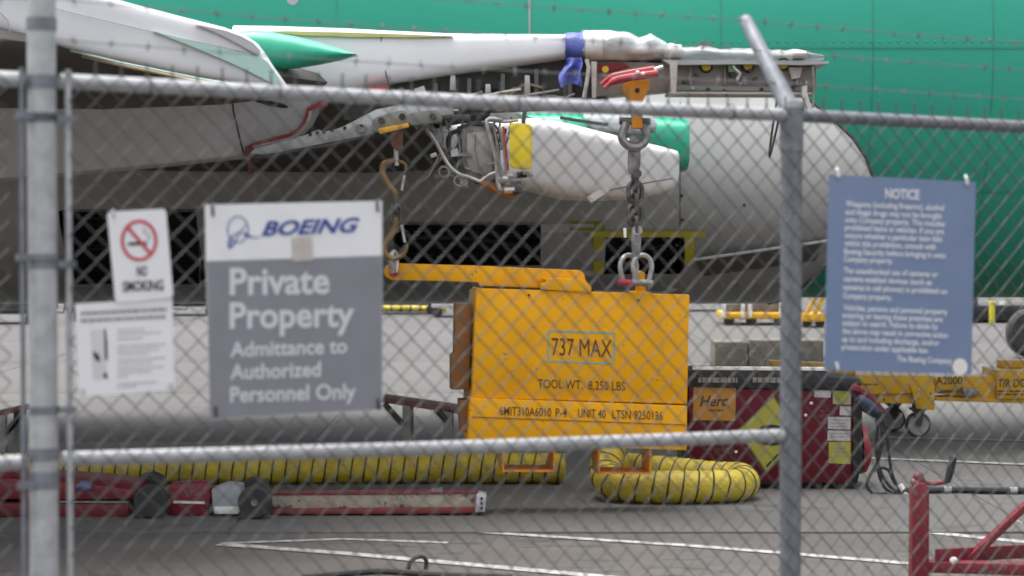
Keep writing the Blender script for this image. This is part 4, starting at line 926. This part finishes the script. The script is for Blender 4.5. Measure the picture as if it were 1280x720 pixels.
tr.part('diagonal_brace', B().prism([P(1168, 704, rY), P(1180, 704, rY), P(1420, 690, rY + 1.0), P(1408, 690, rY + 1.0)], (0, 0, .07)), RED, bevel=.006)
c = P(1192, 701, rY - .01); tr.part('bolt', B().ball(c, .02, 8), PLASTW)
wheel(tr, (GX(1400, rY), rY + .1, .2 + zg), .2, .14); wheel(tr, (GX(1400, rY), rY + 1.0, .2 + zg), .2, .14)
tr.part('axle', B().cyl((GX(1400, rY), rY, .2), (GX(1400, rY), rY + 1.1, .2), .03, n=10), RED)

# ---- hose on the asphalt at the bottom
hz = T('ground_hose', 'black hose lying on the asphalt with a small upright loop', 'hose', G(520, 719))
hz.part('hose', B().tube(spline([G(x, y, .015) for x, y in ((380, 722), (440, 716.5), (475, 714), (510, 716), (560, 719), (640, 721))], .05), .017, 8), BLACK)
hz.part('loop', B().tube(spline(pxs([(510, 716), (512, 704), (520, 697), (529, 696), (533, 702), (532, 712)], 11.05), .02), .011, 8), BLACK)

# ---- far things
fc = T('flatbed_cart', 'distant yellow flatbed cart with white corner posts', 'cart', (GX(960, 40), 40, 0))
fp = Plane((0, 40, 0), (0, -1, 0))
fc.part('deck', B().plprism(fp, [(904, 391), (1000, 391), (1000, 399), (904, 399)], 0, -1.4), YELLOW, bevel=.03)
for x in (903, 927, 936, 975): fc.part('post', B().plprism(fp, [(x, 374), (x + 4, 374), (x + 4, 397), (x, 397)], .04, -.06), PLASTW)
for x in (912, 940, 975, 992): wheel(fc, (GX(x, 40), 40.1, .10), .10, .09)
fc.part('cargo', B().plprism(fp, [(908, 380), (975, 378), (998, 382), (998, 390.5), (908, 390.5)], -.3, -1.2), mat('cargo_brown', (.10, .09, .085), .7, var=.2, scale=2), bevel=.03)
fs_ = T('yellow_ramp', 'distant yellow ramp stand with two sloping beams', 'ramp', (GX(1018, 39), 39, 0))
fp = Plane((0, 39, 0), (0, -1, 0))
fs_.part('base', B().plprism(fp, [(1003, 393), (1034, 392), (1034, 402), (1003, 402)], 0, -.9), YELLOW, bevel=.02)
for x in (1006, 1016): fs_.part('beam', B().plprism(fp, [(x, 392), (x + 12, 371), (x + 17, 371), (x + 6, 392)], .0, -.12), YELLOW, bevel=.01)
for x in (1010, 1026): wheel(fs_, (GX(x, 39), 39.1, .09), .09, .08)
fs_.part('top_bar', B().plprism(fp, [(1016, 369), (1036, 369), (1036, 372), (1016, 372)], .02, -.14), YELLOW)
bk = T('dark_trailer', 'distant black flat trailer under the green fuselage', 'trailer', (GX(1250, 41), 41, 0))
fp = Plane((0, 41, 0), (0, -1, 0))
bk.part('bed', B().plprism(fp, [(1195, 382), (1320, 381), (1320, 400), (1195, 400)], 0, -1.5), BLACKP, bevel=.03)
bk.part('headboard', B().plprism(fp, [(1195, 371), (1222, 371), (1222, 382), (1195, 382)], -.1, -1.2), DARKST)
for x in (1205, 1240, 1290): wheel(bk, (GX(x, 41), 41.1, .13), .13, .1)
bk.part('marker', B().plprism(fp, [(1250, 377), (1256, 377), (1256, 381), (1250, 381)], .02, -.05), PLASTW)
yb = solo('bollard', B().tube([P(1240, 404, 40).to_3d() * 1.0, P(1240, 396, 40), P(1240, 378, 40), P(1240, 376, 40)], [.055, .055, .055, .03], 12), YELTAPE, 'distant yellow bollard in front of the black trailer', 'bollard', (GX(1240, 40), 40, 0))
tug = T('tow_tractor', 'large black tyre of tow tractor parked under the aircraft nose', 'tractor', (GX(1310, 29.6), 29.6, 0))
wheel(tug, (GX(1292, 29.6), 29.7, .335), .335, .26, hubm=YELLOW); wheel(tug, (GX(1480, 29.6), 29.7, .335), .335, .26, hubm=YELLOW)
tug.part('chassis', B().box((GX(1420, 29.6), 30.4, .55), (2.2, 1.1, .4)), BLACKP, bevel=.05)
tug.part('cab', B().box((GX(1440, 29.6), 30.4, .95), (1.0, 1.0, .42)), BLACKP, bevel=.05)
# striped pole barrier
bar = T('striped_pole', 'distant yellow and black banded pole lying on low feet', 'barrier', (GX(510, 47), 47, 0))
bar.part('pole', B().cyl(P(430, 386, 47), P(558, 386, 47), .07, n=12), YELTAPE)
for k in range(9):
    x = 440 + k * 12; bar.part('band', B().cyl(P(x, 386, 47), P(x + 3, 386, 47), .073, n=12), BROWN)
for x in (440, 548): bar.part('foot', B().prism([(GX(x - 4, 47), 46.9, 0), (GX(x + 4, 47), 46.9, 0), (GX(x + 2, 47), 46.9, .1), (GX(x - 2, 47), 46.9, .1)], (0, .3, 0)), BLOCKC)
bar2 = T('barrier_rail', 'distant red and white low barrier rail beyond the left post', 'barrier', (GX(60, 46), 46, 0))
for k in range(10):
    x = -40 + k * 14; bar2.part('board', B().prism(pxs([(x, 380), (x + 13.5, 380), (x + 13.5, 386), (x, 386)], 46), (0, .08, 0)), RED if k % 2 else LABELW)
for x in (-30, 30, 90): bar2.part('foot', B().prism([(GX(x - 4, 46), 45.8, 0), (GX(x + 4, 46), 45.8, 0), (GX(x + 2, 46), 45.8, .12), (GX(x - 2, 46), 45.8, .12)], (0, .4, 0)), BLOCKC)
# row of far equipment dollies
def far_dolly(px, Y, wd, h, m, label, cargo=True):
    t = T('service_dolly', label, 'dolly', (GX(px, Y), Y, 0), 'service dollies far across the apron')
    X = GX(px, Y)
    t.part('deck', B().box((X, Y, .24), (wd, 1.2, .1)), m, bevel=.02)
    if cargo: t.part('crate', B().box((X - wd * .08, Y + .1, .29 + h / 2), (wd * .8, .9, h)), mat('crate_dark', (.06, .058, .055), .7, var=.3, scale=2), bevel=.02)
    for sx in (-.38, .38): wheel(t, (X + sx * wd, Y - .5, .1), .1, .09)
    t.part('tow_handle', B().tube([(X + wd / 2, Y, .22), (X + wd / 2 + .35, Y, .2), (X + wd / 2 + .42, Y, .5)], .02, 6), m)
for px, Y, wd, h, m, lb in ((150, 52, 2.2, .45, DARKST, 'far dark dolly with a crate seen above the white notice sheet'), (235, 55, 1.6, .6, BLACKP, 'far black dolly with a crate between the two left signs'), (505, 56, 1.8, .5, DARKST, 'far dark dolly with a crate behind the striped pole'), (572, 54, 1.2, .4, LABELW, 'far pale dolly with a crate left of the ballast block'),
                         (880, 58, 1.8, .5, DARKST, 'far dark dolly with a crate right of the ballast block'), (10, 50, 1.6, .4, BLACKP, 'far black dolly with a crate left of the terminal post'), (1110, 60, 2.4, .5, DARKST, 'far dark dolly with a crate behind the blue sign')):
    far_dolly(px, Y * .82, wd * .85, h, m, lb)
# far hangar
han = T('hangar', 'far grey metal hangar wall with dark sliding doors beyond the apron', 'building', (0, 76, 0))
han.part('wall', B().box((0, 80, 3.2), (110, 8, 6.4)), WALLM)
han.part('roof', B().prism([(-55.5, 75.6, 6.4), (55.5, 75.6, 6.4), (55.5, 84.4, 6.9), (-55.5, 84.4, 6.9)], (0, 0, .3)), DOORM)
for k in range(-5, 6):
    dr = han.part('door', B().box((k * 9.0, 75.95, 2.2), (6.5, .16, 4.4)), DOORM)
    for j in range(4): han.part('door_rib', B().box((k * 9.0 - 2.4 + j * 1.6, 75.85, 2.2), (.12, .08, 4.3)), WALLM, dr)

# ================================================================== FENCE
FD = Vector((0.891, 0.454, 0)).normalized(); FN = Vector((FD.y, -FD.x, 0))      # along it, and towards the road
F0 = P(52, 101, 5.95); F0.z = 0
ZT0, ZM0, SL = 2.109, 1.083, -0.0145
def fz(z, t): return z + SL * t
def FPt(t, z, wn=0.0): return F0 + FD * t + FN * wn + Vector((0, 0, fz(z, t)))
FPL = Plane(F0, FN)
def ft(px, wn=0.0):      # distance along the fence where a photo column meets it
    return (FPL.hit(px, 300, wn) - F0).dot(FD)
T_LP = ft(989)
fen = T('chain_link_fence', 'galvanised chain-link fence topped with barbed wire in front of the aircraft', 'fence', F0 + FD * 1.2)
tpost = fen.part('terminal_post', B().tube([F0 + Vector((0, 0, -.01)), F0 + Vector((0, 0, 2.62))], .0385, 28), GALV)
fen.part('post_cap', B().tube([F0 + Vector((0, 0, 2.62)), F0 + Vector((0, 0, 2.65)), F0 + Vector((0, 0, 2.67))], [.043, .040, .012], 20), GALV, tpost)
def line_post(t):
    c = F0 + FD * t
    o = fen.part('line_post', B().tube([c + Vector((0, 0, -.01)), c + Vector((0, 0, fz(ZT0, t) - .01))], .0345, 24), GALVD)
    fen.part('post_collar', B().tube([c + Vector((0, 0, fz(ZT0, t) - .115)), c + Vector((0, 0, fz(ZT0, t) + .024))], .0385, 24), GALVD, o)
    top = c + Vector((-FN.x * .277, -FN.y * .277, fz(ZT0, t) + .335)); a0 = c + Vector((0, 0, fz(ZT0, t) + .01))
    ar = fen.part('barb_arm', B().tube([a0, a0.lerp(top, .3), a0.lerp(top, .97), top], [.034, .029, .022, .016], 12), GALVD)
    fen.part('rail_clamp', B().box(c + Vector((0, 0, fz(ZT0, t) + .028)), (.06, .05, .03), rz=math.atan2(FD.y, FD.x)), GALV, ar)
    return a0, top
a0, top = line_post(T_LP)
a1, top1 = line_post(T_LP * 2.0)
def rail(t0, t1, z, r, m): return fen.part('rail', B().tube([FPt(t0 + (t1 - t0) * k / 10, z - .004 * math.sin(math.pi * k / 10)) for k in range(11)], r, 20), m)
rail(.05, T_LP, ZT0, .0212, GALV); rail(T_LP, T_LP * 2.05, ZT0, .0212, GALVD); rail(-.9, -.05, ZT0, .0212, GALV)
rail(.05, T_LP - .033, ZM0, .0205, GALV); rail(-.9, -.05, ZM0 - .005, .0205, GALV)
for z in (2.105, 1.10, 1.035, 2.26):
    fen.part('rail_band', B().tube([F0 + Vector((0, 0, z - .017)), F0 + Vector((0, 0, z + .017))], .0412, 24), GALVD, tpost)
for s, tt in ((1, .067), (-1, -.06)):
    bar_ = fen.part('tension_bar', B().tube([FPt(tt, .08, .02), FPt(tt, 2.14, .02)], .0085 if s > 0 else .007, 8), GALV if s > 0 else GALVD)
    for px_y in ((146, 322, 605) if s < 0 else (148, 330, 512)):
        z = P(52, px_y, 5.95).z
        fen.part('tension_band', B().tube([F0 + Vector((0, 0, z - .011)), F0 + Vector((0, 0, z + .011))], .0408, 24).prism([FPt(tt * .5, z - .009, .018), FPt(tt + .018 * s, z - .009, .018), FPt(tt + .018 * s, z + .009, .018), FPt(tt * .5, z + .009, .018)], FN * .012), GALVD, bar_)
# woven wires, two alternating shapes
AW, BH, WR = 0.0362, 0.0724, 0.0019
def strand_mesh(kind):
    pts = []; n = 58; z0 = 2.128
    for i in range(n):
        z = z0 - i * BH / 2; side = (i + kind) % 2
        u = side * AW; wv = .003 if side else -.003
        # soften the bend with two points round the crown
        s = 1 if side else -1
        pts.append(Vector((u - s * .002, wv * .6, z + .0035))); pts.append(Vector((u + s * .0012, wv, z))); pts.append(Vector((u - s * .002, wv * .6, z - .0035)))
    b = B().tube(pts, WR, 5)
    side = kind % 2
    if side == 1:   # twisted ends standing above the rail
        u = AW
        b.tube([Vector((u - .003, 0, z0)), Vector((u + .003, .003, z0 + .012)), Vector((u - .002, -.002, z0 + .024)), Vector((u + .004, 0, z0 + .038))], [WR * 1.1, WR * 1.2, WR * 1.1, WR * .8], 5)
        b.tube([Vector((u + .003, 0, z0)), Vector((u - .003, -.003, z0 + .012)), Vector((u + .002, .002, z0 + .024)), Vector((u - .004, 0, z0 + .036))], [WR * 1.1, WR * 1.2, WR * 1.1, WR * .8], 5)
    return mesh_of('wire', b, WIRE, ZERO, ang=60)
SM = [strand_mesh(0), strand_mesh(1)]
rzf = math.atan2(FD.y, FD.x)
def put_wires(t0, t1):
    n = int((t1 - t0) / AW)
    for i in range(n):
        o = bpy.data.objects.new('wire', SM[i % 2]); COL.objects.link(o); o.parent = fen.o
        t = t0 + i * AW; q = F0 + FD * t + FN * .033 + Vector((0, 0, SL * t))
        # shear upright pieces onto the grade by height only
        o.location = q - fen.L; o.rotation_euler = (0, 0, rzf)
put_wires(.067, T_LP * 2.0); put_wires(-.06 - AW * 16, -.06)
# barbed wires
def barbed(pts):
    pts = [Vector(p) for p in pts]; full = []
    for a, c in zip(pts, pts[1:]):
        n = 24
        for k in range(n): t = k / n; q = a.lerp(c, t); q.z -= .012 * 4 * t * (1 - t); full.append(q)
    full.append(pts[-1])
    b = B().tube(full, .0016, 5); d = 0; nxt = .05
    for a, c in zip(full, full[1:]):
        L = (c - a).length
        while nxt <= d + L:
            q = a.lerp(c, (nxt - d) / L); tdir = (c - a).normalized()
            b.tube([q - tdir * .008, q + tdir * .008], .0034, 6)
            for s in range(2):
                an = random.uniform(0, math.pi); v = Vector((0, math.cos(an), math.sin(an))) * .017 + tdir * random.uniform(-.006, .006)
                b.tube([q - v, q + v], .0012, 4)
            nxt += .105
        d += L
    fen.part('barbed_wire', b, mat('barbed_galvanised', (.14, .15, .15), .5, metal=.1))
for f, ly, ry in ((.96, -46, 49), (.64, -1, 86), (.30, 49.5, 121)):
    m_ = a0.lerp(top, f) + FN * .024; m1 = a1.lerp(top1, f) + FN * .024
    barbed([P(70, ly, 5.95), m_, m1])
    q = F0 + Vector((0, 0, P(70, ly, 5.95).z)); barbed([q - FD * 1.0 + Vector((0, 0, .01)), q - FD * .04])
# wire ties holding the mesh on the rail
for k in range(6):
    t = .3 + k * .38; c = FPt(t, ZT0); q = [c + (FN * math.cos(a) + Vector((0, 0, 1)) * math.sin(a)) * .0245 for a in [j * math.pi / 6 for j in range(12)]]
    fen.part('wire_tie', B().tube(q, .002, 5, closed=True), WIRE)

# ================================================================== SIGNS
SO = 0.050
def sign(name, label, corners, m, th=.003, group=None, bev=.0):
    bl_ = FPL.hit(*corners[3], SO); br_ = FPL.hit(*corners[2], SO)
    t = T(name, label, 'sign', (bl_ + br_) / 2, group)
    pn = t.part('panel', B().plprism(FPL, corners, SO - th, SO), m)
    return t, pn
def lerp4(c, u, v):
    tl, tr_, br, bl = [Vector(q) for q in c]
    return (tl.lerp(tr_, u)).lerp(bl.lerp(br, u), v)
# private property
cs = [(256, 256), (477, 251), (478, 512), (262, 524)]
sg, pn = sign('property_sign', 'grey and white sign reading Boeing Private Property wired to the fence', cs, SIGNW)
sg.part('grey_field', quad(B(), FPL, [(258.5, 326.5), (477.3, 319.5), (478, 511.6), (262.1, 523.6)], SO + .0012), SIGNG, pn)
def txt(t, pn, s, x0, x1, base, cap, slope, m, bold=.02, shear=0, off=.0024):
    b = B(); lettering(b, FPL, s, x0, x1, base, cap, slope, SO + off, bold, shear); return t.part('lettering', b, m, pn)
txt(sg, pn, 'BOEING', 327, 450, 294.5, 17, -.042, INKB, bold=.028, shear=.35)
b = B(); ring(b, FPL, 297.5, 287, 13.5, 17, 1.3, SO + .0024)
stroke(b, FPL, [(287, 311), (286, 304), (289, 297), (296, 291), (306, 290)], [2.2, 2.8, 2.0, 1.4, .6], SO + .0026)
stroke(b, FPL, [(289, 309), (294, 301), (301, 289), (308, 280)], [3.0, 1.6, 1.3, .8], SO + .0028)
stroke(b, FPL, [(305, 292), (311, 295), (317, 297), (327, 296.5)], [3.4, 2.8, 1.6, .5], SO + .0030)
sg.part('emblem', b, INKB, pn)
sg.part('tape_patch', B().plprism(FPL, [(365, 297), (390, 295), (391, 325), (366, 327)], SO + .0016, SO + .0035), PATCH)
txt(sg, pn, 'Private', 287, 412, 368, 32, -.015, SIGNGT, .026)
txt(sg, pn, 'Property', 287, 443, 410, 31, -.017, SIGNGT, .026)
txt(sg, pn, 'Admittance to', 287.7, 434, 446, 18, -.035, SIGNGT, .022)
txt(sg, pn, 'Authorized', 287.7, 401, 474, 18, -.035, SIGNGT, .022)
txt(sg, pn, 'Personnel Only', 287.7, 445, 502.5, 18.5, -.028, SIGNGT, .022)
def tie(t, x, y, m=SEAL, ln=9, r=.0035, lean=1.5):
    t.part('wire_tie', B().tube([FPL.hit(x, y - ln, SO - .012), FPL.hit(x + lean * .5, y - ln * .6, SO + .006), FPL.hit(x + lean, y + ln * .5, SO + .006), FPL.hit(x + lean, y + ln * .8, SO - .004)], r, 6), m)
for x, y in ((265, 263), (471, 258), (269, 515), (472, 505)): tie(sg, x, y)
# no smoking
cs = [(134, 265.5), (207, 261), (216, 372), (144, 378)]
ns, pn = sign('no_smoking_sign', 'small white no smoking sign hanging askew above a white notice', [(138, 264.5), (204, 261), (207, 264), (216, 369), (213, 372.2), (147, 377.5), (144, 375), (134, 268)], SIGNW)
b = B(); ring(b, FPL, 174, 300.5, 23, 26, 4, SO + .002)
stroke(b, FPL, [(159, 283), (190, 319)], 4, SO + .0022); ns.part('prohibition_ring', b, INKR, pn)
b = B(); quad(b, FPL, [(160, 303), (184, 302), (184, 306), (160, 307)], SO + .0014); ns.part('cigarette', b, INKK, pn)
b = B(); stroke(b, FPL, [(183, 300), (188, 297), (184, 292), (179, 289), (182, 285)], 2.5, SO + .0014); ns.part('smoke_mark', b, INKLG, pn)
txt(ns, pn, 'NO', 171, 184, 345, 12, -.03, INKK, .02); txt(ns, pn, 'SMOKING', 153.5, 204.5, 364.5, 12.5, -.04, INKK, .02)
tie(ns, 141, 268, LGREY, 5)
# small notice sheet
wsx = [(94, 380), (215, 373), (218, 487), (98, 496)]
SO -= .006
nn, pn = sign('notice_sheet', 'white notice sheet with small print and picture beside the steel post', wsx, SIGNW, th=.002)
rg = random.Random(11)
b = B(); fake_line(b, FPL, 101, 209, 392, 4.2, -.05, SO + .0012, rg); fake_line(b, FPL, 101, 207, 401, 4.2, -.05, SO + .0012, rg); nn.part('small_print', b, INKG, pn)
b = B()
for y, x1 in ((413, 180), (418, 201), (424, 178), (433, 206), (438, 200), (443, 186), (450, 206), (455, 190), (461, 204), (466, 190), (471, 160), (480, 196), (484, 170)): fake_line(b, FPL, 147, x1, y, 2, -.05, SO + .0012, rg)
nn.part('small_print', b, INKLG, pn)
b = B(); stroke(b, FPL, [(131, 411), (132.5, 430), (133, 450)], [2, 3.5, 3], SO + .0014); stroke(b, FPL, [(117, 440), (121, 446), (124, 452)], [3, 7, 3], SO + .0014); stroke(b, FPL, [(131, 466), (133, 473)], 4, SO + .0014)
nn.part('picture', b, INKK, pn)
b = B(); quad(b, FPL, [(113, 412), (129, 411), (134, 473), (117, 475)], SO + .0007); nn.part('picture', b, mat('picture_grey', (.62, .62, .63), .5), pn)
SO += .006
tie(nn, 103, 489, LGREY, 4); tie(nn, 213, 482, LGREY, 4)
# notice board
cs = [(1036, 218), (1219, 227.5), (1213.5, 468), (1030, 463)]
nb, pn = sign('notice_sign', 'blue sign headed NOTICE with white small print wired beside the line post', cs, SIGNB)
LT = mat('sign_white_letters', (.72, .74, .78), .5, var=.03)
txt(nb, pn, 'NOTICE', 1106.5, 1149.5, 247.5, 11.5, .04, LT, .03)
def nx(v): return 1010 + v / 2.57
def ny(v): return 200 + v / 2.57
for s, xa, xb, yc in (('Weapons (including firearms), alcohol', 122, 437, 148), ('and illegal drugs may not be brought', 120, 430, 174), ('onto Company property. This includes', 119, 440, 199), ('prohibited items in vehicles. If you are', 118, 437, 224),
                      ('unsure whether a particular item falls', 118, 431, 249), ('within this prohibition, consult with', 117, 411, 274), ('Boeing Security before bringing it onto', 116, 442, 301), ('Company property.', 115, 273, 322),
                      ('The unauthorized use of cameras or', 114, 418, 362), ('camera enabled devices (such as', 114, 397, 388), ('cameras in cell phones) is prohibited on', 112, 447, 416), ('Company property.', 112, 270, 440),
                      ('Vehicles, persons and personal property', 114, 448, 482), ('entering or leaving these premises are', 110, 432, 506), ('subject to search. Failure to abide by', 110, 418, 530), ('the above may result in corrective action', 110, 450, 557), ('up to and including discharge, and/or', 108, 422, 582), ('prosecution under applicable law.', 108, 388, 607),
                      ('The Boeing Company', 285, 462, 643)):
    sl_ = .043; x0, x1 = nx(xa), nx(xb)
    txt(nb, pn, s, x0, x1, ny(yc) + 3.0 - sl_ * (x1 - x0) / 2, 7.0, sl_, LT, .022)
b = B().add([FPL.hit(1200 + 9.5 * math.cos(a), 458.5 + 10.5 * math.sin(a), SO + .002) for a in [k * math.pi / 14 for k in range(28)]], [list(range(28))])
nb.part('round_sticker', b, mat('sticker', (.72, .71, .66), .5), pn)
for x, y, ln in ((1046, 217, 6), (1207, 226, 6), (1045, 458, 5)): tie(nb, x, y, PLASTW, ln, .006, 2)
